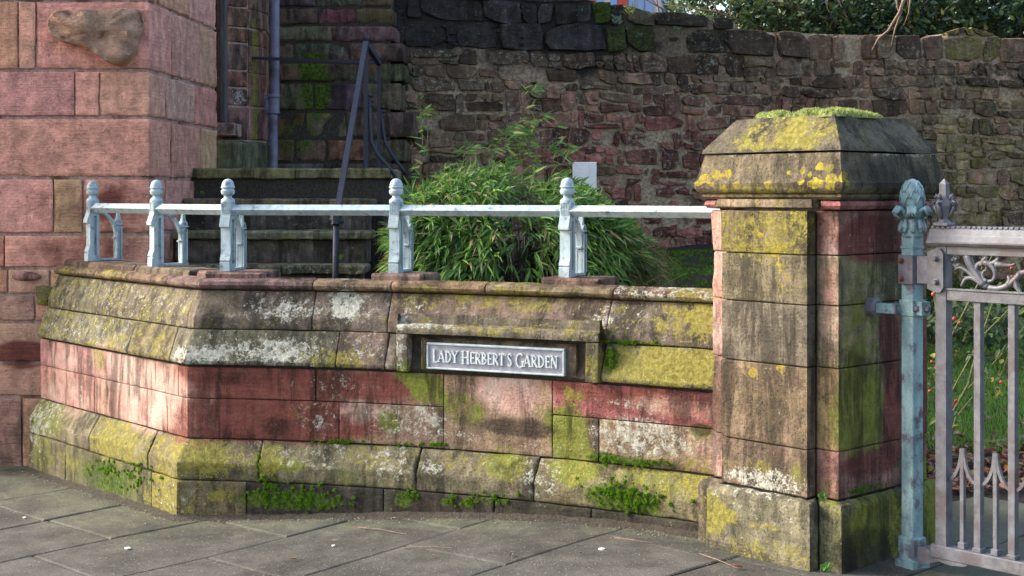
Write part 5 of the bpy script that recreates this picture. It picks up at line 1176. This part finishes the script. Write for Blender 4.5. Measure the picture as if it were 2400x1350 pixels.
# ------------------------------------------------------------------ bamboo bush
bush = thing('bamboo_bush', 'dense clipped bamboo bush with drooping green leaves behind the railing', 'bush', (.02, 8.05, .85))
LC = [(.16, .33, .05), (.22, .40, .07), (.12, .25, .045), (.28, .44, .10), (.08, .17, .05), (.13, .27, .09)]
BC = Vector((.04, 8.02, 1.02))
def bsurf(th, ph):
    """point on the mound: th around, ph up from the horizontal"""
    c, s = math.cos(th), math.sin(th); e = .55
    f = lambda v: math.copysign(abs(v) ** e, v)
    x = .73 * f(c) * (math.cos(ph) ** .55); y = .56 * f(s) * (math.cos(ph) ** .55); z = .69 * math.sin(ph) ** .8 if ph > 0 else ph * .6
    z *= (1 - .10 * (x + .2) if x > -.2 else 1) * (1 - .13 * sst(.22, .42, x))
    return Vector((x, y, z))
mb = MB()
def tuft(mb, p, out, n, L, droop, col=None, wd=.017):
    base = out.normalized()
    for i in range(n):
        d = (base + rv(.75) + Vector((0, 0, -droop))).normalized(); nn = (out + rv(.5)).normalized()
        c = col or random.choice(LC); f = R(.75, 1.25); c = tuple(q * f for q in c)
        if random.random() < .10: c = random.choice([(.40, .34, .12), (.45, .36, .2), (.30, .22, .11)])
        if random.random() < .02: c = (.42, .36, .22)
        mb.add(leaf_shape(p + rv(.012), d, nn, L * R(.5, 1.4), wd * R(.6, 1.35), .18, R(.05, .35)), LF, c)
for _ in range(7600):
    th = R(0, 6.283); ph = math.asin(R(-.42, 1)) if random.random() < .8 else R(-.4, .3)
    if math.sin(th) > .3 and ph < .3: continue
    q = bsurf(th, max(ph, -1)); k_ = R(.86, 1.03); bump_ = 1 + .11 * fbm(q.x * 3.2, q.y * 3.2, q.z * 3.2, 3)
    p = BC + q * k_ * bump_; out = Vector((q.x, q.y, max(q.z, 0) * 1.1)).normalized()
    top = sst(.35, .9, ph)
    tuft(mb, p, out * (1 - top * .5) + Vector((.5 * top, -.5 * top, .15)), random.choice([3, 4, 5, 5, 6]), .086, .95 - .65 * top, None, .0138)
mb.build('foliage', M['leaf'], bush, kind='stuff')
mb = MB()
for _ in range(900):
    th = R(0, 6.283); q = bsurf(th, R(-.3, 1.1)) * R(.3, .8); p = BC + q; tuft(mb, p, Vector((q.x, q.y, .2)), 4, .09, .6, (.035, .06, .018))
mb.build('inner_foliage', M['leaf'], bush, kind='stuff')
mb = MB()
for _ in range(170):
    a = R(0, 6.283); r = math.sqrt(R(0, 1)); p0 = BC + Vector((r * .55 * math.cos(a), r * .42 * math.sin(a), -.45)); p1 = BC + Vector((r * .74 * math.cos(a), r * .55 * math.sin(a), R(.1, .5))); mb.tube([p0, (p0 + p1) / 2 + rv(.04), p1], [.005, .004, .002], 4, (.13, .10, .045))
for _ in range(900):   # dry straw low on the right end
    p = BC + Vector((R(.38, .78), R(-.5, -.1), R(-.1, .30))); d = Vector((R(-.2, .9), R(-.5, .2), R(-1.1, .5))).normalized() * R(.06, .16); mb.tube([p, p + d], [.0018, .001], 3, random.choice([(.26, .18, .09), (.34, .26, .14), (.16, .10, .05)]))
mb.build('canes', M['leaf'], bush, kind='stuff')
SP = [(984, 232, 405, 5), (1000, 260, 400, 3), (1192, 255, 410, 8), (1240, 205, 405, 9), (1222, 270, 410, 8), (1250, 300, 405, 6), (1318, 310, 395, 6), (1340, 285, 395, 5), (1088, 310, 410, 3), (1275, 260, 400, 4), (1100, 340, 400, 4), (1170, 300, 400, 4)]
for sx, y0, y1, nl in SP:
    dd = 8.35 + R(-.15, .25); p0 = W(sx + R(-12, 12), y1 + 30, dd); p1 = W(sx, y0, dd); m = (p0 + p1) / 2 + Vector((R(-.02, .02), 0, 0)); b = MB(); b.tube([p0, m, p1], [.0045, .0035, .0015], 5, (.22, .17, .10)); o = b.build('cane', M['leaf'], bush)
    mb = MB()
    for i in range(nl * 2):
        t = R(.05, 1); p = p0.lerp(p1, t) + Vector((R(-.03, .03), R(-.03, .03), 0)); sgn = random.choice([-1, 1]); tuft(mb, p, Vector((sgn, R(-.6, .3), .35)), random.choice([2, 3, 3, 4]), .085, .25, None, .014)
    mb.build('cane_leaves', M['leaf'], o, kind='stuff')
# ------------------------------------------------------------------ blank white board on a stake
wb_ = thing('white_board', 'small blank white board standing behind the bamboo bush', 'board', (WX(1370, 8.75), 8.75, 1.0))
b = MB(); b.box(WX(1342, 8.75), WX(1398, 8.75), 8.74, 8.755, WZ(452, 8.75), WZ(380, 8.75), bev=.003); b.build('panel', M['white'], wb_)
b = MB(); b.box(WX(1366, 8.76), WX(1376, 8.76), 8.757, 8.785, .8, WZ(384, 8.76)); b.build('stake', M['timber'], wb_)
# ------------------------------------------------------------------ hedge behind the rubble wall
hd = thing('evergreen_hedge', 'glossy dark evergreen hedge rising behind the rubble wall', 'hedge', (4, 14.2, 0))
HC = [(.02, .05, .022), (.03, .07, .03), (.016, .04, .02), (.05, .10, .04), (.075, .14, .045)]
mb = MB()
for _ in range(26000):
    px = R(1560, 2900); d_ = R(13.2, 14.6); dens = sst(1540, 1900, px)
    py = R(-40, 110)
    n_ = fbm(px * .012, py * .02, d_ * 1.5, 3)
    if n_ < -.4 + .40 * (1 - dens): continue
    p = W(px, py, d_); out = Vector((R(-1, 1), R(-1, .2), R(-.3, 1))); c = random.choice(HC); f = R(.7, 1.4)
    if px < 1900 and random.random() < .5: c = (.13, .2, .07)
    if random.random() < .04: c = (.25, .27, .05)
    mb.add(leaf_shape(p, out.normalized(), rv(), R(.06, .10), R(.03, .045), R(.1, .3)), LF, tuple(q * f for q in c))
mb.build('foliage', M['gloss_leaf'], hd, kind='stuff')
for i in range(34):
    px = R(1560, 2420); d_ = R(13.1, 14.2); p0 = W(px + R(-60, 60), R(100, 160), d_ + .3); p1 = W(px + R(-120, 120), R(-60, 30), d_); m = (p0 + p1) / 2 + rv(.1)
    b = MB(); b.tube([p0, m, p1], [.016, .011, .005], 5); b.build('branch', M['twig'], hd, smooth=True)
for i, (x0, y0, x1, y1, r_) in enumerate([(1480, -20, 1640, 95, .012), (1550, 10, 1800, 70, .010), (1700, -20, 1980, 60, .010), (1570, 40, 1470, -30, .006)]):
    b = MB(); p0, p1 = W(x1, y1, 13.3), W(x0, y0, 13.1); b.tube([p0, (p0 + p1) / 2 + Vector((0, 0, .05)), p1], [r_, r_ * .8, r_ * .4], 5); b.build('branch', M['twig'], hd, smooth=True)
tk = MB(); tk.tube([(4.2, 14.4, 0), (4.3, 14.3, 1.6), (4.2, 14.2, 3.2)], [.12, .1, .06], 8); tk.build('trunk', M['bark'], hd, smooth=True)
vn = thing('hanging_vine', 'bare brown vine stems hanging over the top of the rubble wall', 'vine', (WX(2070, 12.3), 12.4, 3.0))
for pp, r_ in (([(2122, -10), (2108, 30), (2082, 72), (2058, 92), (2044, 118)], .017), ([(2118, -10), (2112, 30), (2098, 68), (2088, 112)], .013), ([(2100, -10), (2104, 20), (2112, 40)], .012), ([(2135, -10), (2130, 30), (2118, 60)], .009), ([(1940, -10), (1938, 20), (1955, 45)], .008)):
    b = MB(); d_ = rub_d(pp[-1][0]) - .12; n = len(pp); b.tube([W(x, y, d_) for x, y in pp], [r_ * (1 - .6 * i / (n - 1)) for i in range(n)], 6); b.build('stem', M['twig'], vn, smooth=True)
# ------------------------------------------------------------------ office block in the distance
ob = thing('office_block', 'pale distant office block with blue glass and red panels glimpsed over the wall', 'building', (WX(1460, 60), 60, 0))
wmat = simple('office_cladding', (.62, .62, .63), (.70, .70, .70), 2, .5, .001); rmat = simple('office_red_panel', (.55, .07, .05), (.65, .10, .07), 2, .5, .001)
gk = NT('office_glass'); M['oglass'] = gk.fin((.16, .27, .52), .08, None, .9)
b = MB(); b.box(WX(1335, 60), WX(1600, 60), 60, 70, 0, 13); b.build('wall', wmat, ob)
for x0, x1, y0, y1, m_ in [(1372, 1394, -60, 8, rmat), (1398, 1412, -60, 24, M['oglass']), (1430, 1446, -60, 24, M['oglass']), (1448, 1470, -60, 16, rmat), (1474, 1486, -60, 34, M['oglass']), (1494, 1508, -60, 40, M['oglass']), (1512, 1530, -60, 40, M['oglass']), (1550, 1570, -60, 40, M['oglass'])]:
    b = MB(); b.box(WX(x0, 60), WX(x1, 60), 59.9, 60.05, WZ(y1 + 60, 60), WZ(y0, 60)); b.build('window_pane' if m_ is M['oglass'] else 'red_panel', m_, ob)
# ------------------------------------------------------------------ rose bush by the gate
rose = thing('rose_bush', 'straggly rose bush with red hips behind the gate', 'bush', (2.05, 7.0, .14))
hipm = None
stems = [([(2200, 1120), (2205, 1000), (2210, 860), (2190, 700), (2186, 600)], 6.9, .006), ([(2205, 1060), (2230, 920), (2300, 790), (2400, 690)], 7.1, .006), ([(2215, 1000), (2270, 900), (2290, 820), (2330, 700)], 7.0, .008), ([(2220, 960), (2330, 850), (2400, 770)], 7.3, .005), ([(2215, 1080), (2240, 980), (2280, 930)], 6.9, .007), ([(2230, 790), (2280, 690), (2330, 590)], 7.0, .006), ([(2340, 900), (2375, 800), (2420, 740)], 7.3, .005), ([(2190, 960), (2190, 880), (2215, 830)], 6.9, .004), ([(2330, 840), (2240, 830), (2190, 850)], 7.0, .003), ([(2300, 880), (2350, 900), (2390, 930)], 7.1, .003)]
lm = MB()
for pp, d_, r_ in stems:
    b = MB(); n = len(pp); P_ = [W(x, y, d_) for x, y in pp]; b.tube(P_, [r_ * (1 - .5 * i / (n - 1)) for i in range(n)], 5); b.build('stem', M['leaf_stem'] if 'leaf_stem' in M else M.setdefault('leaf_stem', simple('rose_stem', (.12, .14, .04), (.22, .21, .08), 30, .6, .001)), rose, smooth=True)
    for _ in range(13):
        i = random.randrange(n - 1); p = P_[i].lerp(P_[i + 1], R(0, 1)) + rv(.04); lm.add(leaf_shape(p, rv(), Vector((R(-.5, .5), -.4, 1)), R(.03, .055), R(.018, .03), .15, .2), LF, random.choice([(.09, .16, .05), (.14, .2, .05), (.35, .33, .06), (.06, .12, .05)]))
lm.build('foliage', M['leaf'], rose, kind='stuff')
for i, (x, y) in enumerate([(2187, 690), (2195, 696), (2236, 747), (2250, 756), (2184, 848), (2193, 862), (2192, 885), (2179, 917), (2240, 940), (2234, 952), (2230, 965), (2346, 896), (2371, 628), (2371, 651)]):
    p = W(x, y, 6.85 + R(0, .2)) 
    if hipm is None:
        b = MB(); b.lathe([(.001, -.013), (.007, -.010), (.011, -.002), (.010, .006), (.005, .011), (.002, .014)], n=10); o = b.build('rose_hip', M['hip'], rose, local=True, smooth=True); hipm = o
    else: o = hipm.copy(); COL.objects.link(o); o.parent = rose
    o.location = p - WL[rose.name]; s = R(.6, 1.0); o.scale = (s, s, s); o.rotation_euler = (R(-.6, .6), R(-.6, .6), 0)
shr = thing('leafy_shrub', 'low leafy shrub at the foot of the rubble wall behind the gate', 'shrub', (3.9, 11.2, .4)); lm = MB()
for _ in range(900):
    p = W(random.gauss(2300, 60), random.gauss(750, 30), R(10.2, 11.2)); lm.add(leaf_shape(p, rv(), Vector((R(-.5, .5), -.6, 1)), R(.05, .09), R(.03, .045), .15, .2), LF, random.choice([(.08, .13, .05), (.13, .18, .06), (.05, .09, .04), (.22, .26, .07)]))
lm.build('foliage', M['leaf'], shr, kind='stuff')
# ------------------------------------------------------------------ small plants in the masonry
def weed(name, label, px, py, d_, n, L, col, mat='leaf', wd=.35, up=.6):
    t = thing(name, label, 'plant', W(px, py, d_)); mb = MB()
    for _ in range(n):
        p = W(px, py, d_) + rv(L * .4); mb.add(leaf_shape(p, Vector((R(-1, 1), R(-1, -.1), R(-.3, 1) + up)), Vector((0, -1, .5)) + rv(.5), L * R(.6, 1.2), L * wd, .15, .15), LF, tuple(q * R(.8, 1.25) for q in col))
    mb.build('leaves', M[mat], t, kind='stuff'); return t
weed('step_weed', 'small green seedling growing from the lower stone steps', 797, 606, 8.6, 7, .03, (.13, .25, .06), wd=.7)
weed('step_weed', 'tiny leafy weed at the left end of the upper step', 476, 455, 9.1, 16, .025, (.10, .2, .04), wd=.6)
weed('wall_rosette', 'blue green leaf rosette high on the rubble wall', 1447, 52, rub_d(1447) - .09, 14, .06, (.13, .22, .14), wd=.35)
weed('wall_fern', 'pale green tuft in a joint of the rubble wall below the rosette', 1497, 86, rub_d(1497) - .09, 26, .035, (.12, .20, .12), wd=.4)
weed('wall_fern', 'feathery green tuft near the top of the rubble wall', 1585, 70, rub_d(1585) - .09, 34, .04, (.13, .21, .12), wd=.25)
weed('wall_grass', 'grassy tuft on the mossy top of the rubble wall', 1478, 28, rub_d(1478) - .08, 40, .07, (.17, .22, .06), wd=.12)
weed('pier_weed', 'little green weed rooted at the base of the gate pier', 1925, 1165, 5.42, 10, .025, (.10, .22, .04), wd=.55)
weed('pier_weed', 'low weed in the corner where the wall meets the pier', 1610, 1280, 5.95, 18, .03, (.12, .17, .05), wd=.3)
weed('pier_weed', 'green sprig on the pavement under the pier corner', 1930, 1335, 5.38, 12, .03, (.09, .22, .04), wd=.5)
# ------------------------------------------------------------------ litter on the pavement
def on_pave(px, py):
    d = 6.0
    for _ in range(12): d = (EYE - gz(WX(px, d))) * FPX / (py - HOR)
    return Vector((WX(px, d), d, gz(WX(px, d)) + .004))
for i, (px, py, L, col, lab) in enumerate([(695, 1314, .028, (.40, .24, .08), 'yellow brown fallen leaf at the front of the pavement'), (893, 1208, .035, (.28, .12, .09), 'reddish fallen leaf against the foot of the curved wall'), (1008, 1308, .028, (.30, .18, .14), 'pinkish brown fallen leaf lying on the paving'), (1742, 1334, .05, (.42, .24, .15), 'curled tan leaf on the ground in front of the gate pier'), (1198, 1308, .03, (.16, .12, .08), 'small brown leaf with a thin stalk on the paving'), (1248, 1218, .03, (.26, .2, .12), 'pale brown leaf close below the curved wall'), (1365, 1300, .02, (.3, .2, .13), 'tiny brown leaf scrap beside the white scrap')]):
    p = on_pave(px, py); a = R(0, 6.28); mb = MB(); mb.add(leaf_shape(p + Vector((0, 0, .004)), Vector((math.cos(a), math.sin(a), .15)), Vector((R(-.3, .3), R(-.3, .3), 1)), L, L * .5, .35), LF, col); mb.add(leaf_shape(p + Vector((0, 0, .0025)), Vector((math.cos(a), math.sin(a), .15)), Vector((0, 0, 1)), L * .96, L * .46, .35), LF, tuple(c * .8 for c in col))
    tag(mb.build('fallen_leaf', M['dry_leaf']), lab, 'leaf', 'leaves fallen on the pavement')
for px, py, L, lab in [(58, 1215, .012, 'white scrap on the paving at far left'), (300, 1287, .018, 'white scrap on the paving before the wall corner'), (782, 1281, .010, 'round white speck in the middle of the paving'), (1411, 1289, .018, 'white scrap on the paving below the plinth moss')]:
    p = on_pave(px, py); mb = MB(); ps = [(p.x + L * .7 * (1 + .3 * math.sin(k_ * 5)) * math.cos(k_ * .785), p.y + L * .8 * math.sin(k_ * .785)) for k_ in range(8)]; mb.prism(ps, 'z', p.z - .002, p.z + .003); tag(mb.build('paper_scrap', M['white']), lab, 'litter', 'white scraps on the pavement')
for (x0, y0, x1, y1, lab) in [(838, 1238, 946, 1253, 'straight brown twig on the paving near the curved wall'), (948, 1287, 1060, 1286, 'pale straw lying across the paving'), (1440, 1262, 1530, 1275, 'thin straw at the foot of the wall near the pier'), (1640, 1300, 1730, 1335, 'thin bent twig in front of the pier plinth')]:
    a, b_ = on_pave(x0, y0), on_pave(x1, y1); mb = MB(); mb.tube([a, (a + b_) / 2 + Vector((R(-.01, .01), R(-.01, .01), .004)), b_], [.0025, .002, .0012], 5); tag(mb.build('twig', M['twig']), lab, 'twig', 'twigs on the pavement')
p = on_pave(58, 1089); mb = MB(); mb.lathe([(.012, 0), (.026, .006), (.03, .015), (.018, .026), (.004, .03)], p.x, p.y, 9); mb.V = [(x + R(-.004, .004), y + R(-.004, .004), z + p.z + R(-.003, .003)) for x, y, z in mb.V]
tag(mb.build('red_wrapper', simple('red_wrapper', (.5, .02, .02), (.6, .06, .05), 30, .4, .001)), 'crumpled red wrapper at the foot of the tower', 'litter')

mb = MB()
for _ in range(900):
    s_ = R(0, WP.L); o_ = .20 + abs(random.gauss(0, .05)); q = WP.at(s_, o_); r_ = R(.0015, .0045); z = gz(q.x) + .004; c = random.choice([(.05, .04, .03), (.10, .08, .06), (.2, .17, .13), (.13, .07, .05), (.35, .33, .28)])
    mb.add([(q.x - r_, q.y, z), (q.x + r_ * .6, q.y - r_, z), (q.x + r_, q.y + r_ * .8, z), (q.x, q.y, z + r_ * R(.5, 1.2))], [[0, 1, 3], [1, 2, 3], [2, 0, 3]], c)
for _ in range(500):
    p = on_pave(R(-50, 2000), R(1200, 1400)); r_ = R(.001, .003); c = random.choice([(.05, .04, .03), (.2, .17, .13), (.3, .28, .24), (.14, .08, .05)])
    mb.add([(p.x - r_, p.y, p.z), (p.x + r_ * .6, p.y - r_, p.z), (p.x + r_, p.y + r_ * .8, p.z), (p.x, p.y, p.z + r_)], [[0, 1, 3], [1, 2, 3], [2, 0, 3]], c)
tag(mb.build('grit', M['dry_leaf']), 'fine grit and crumbs scattered over the paving along the wall foot', 'grit', kind='stuff')
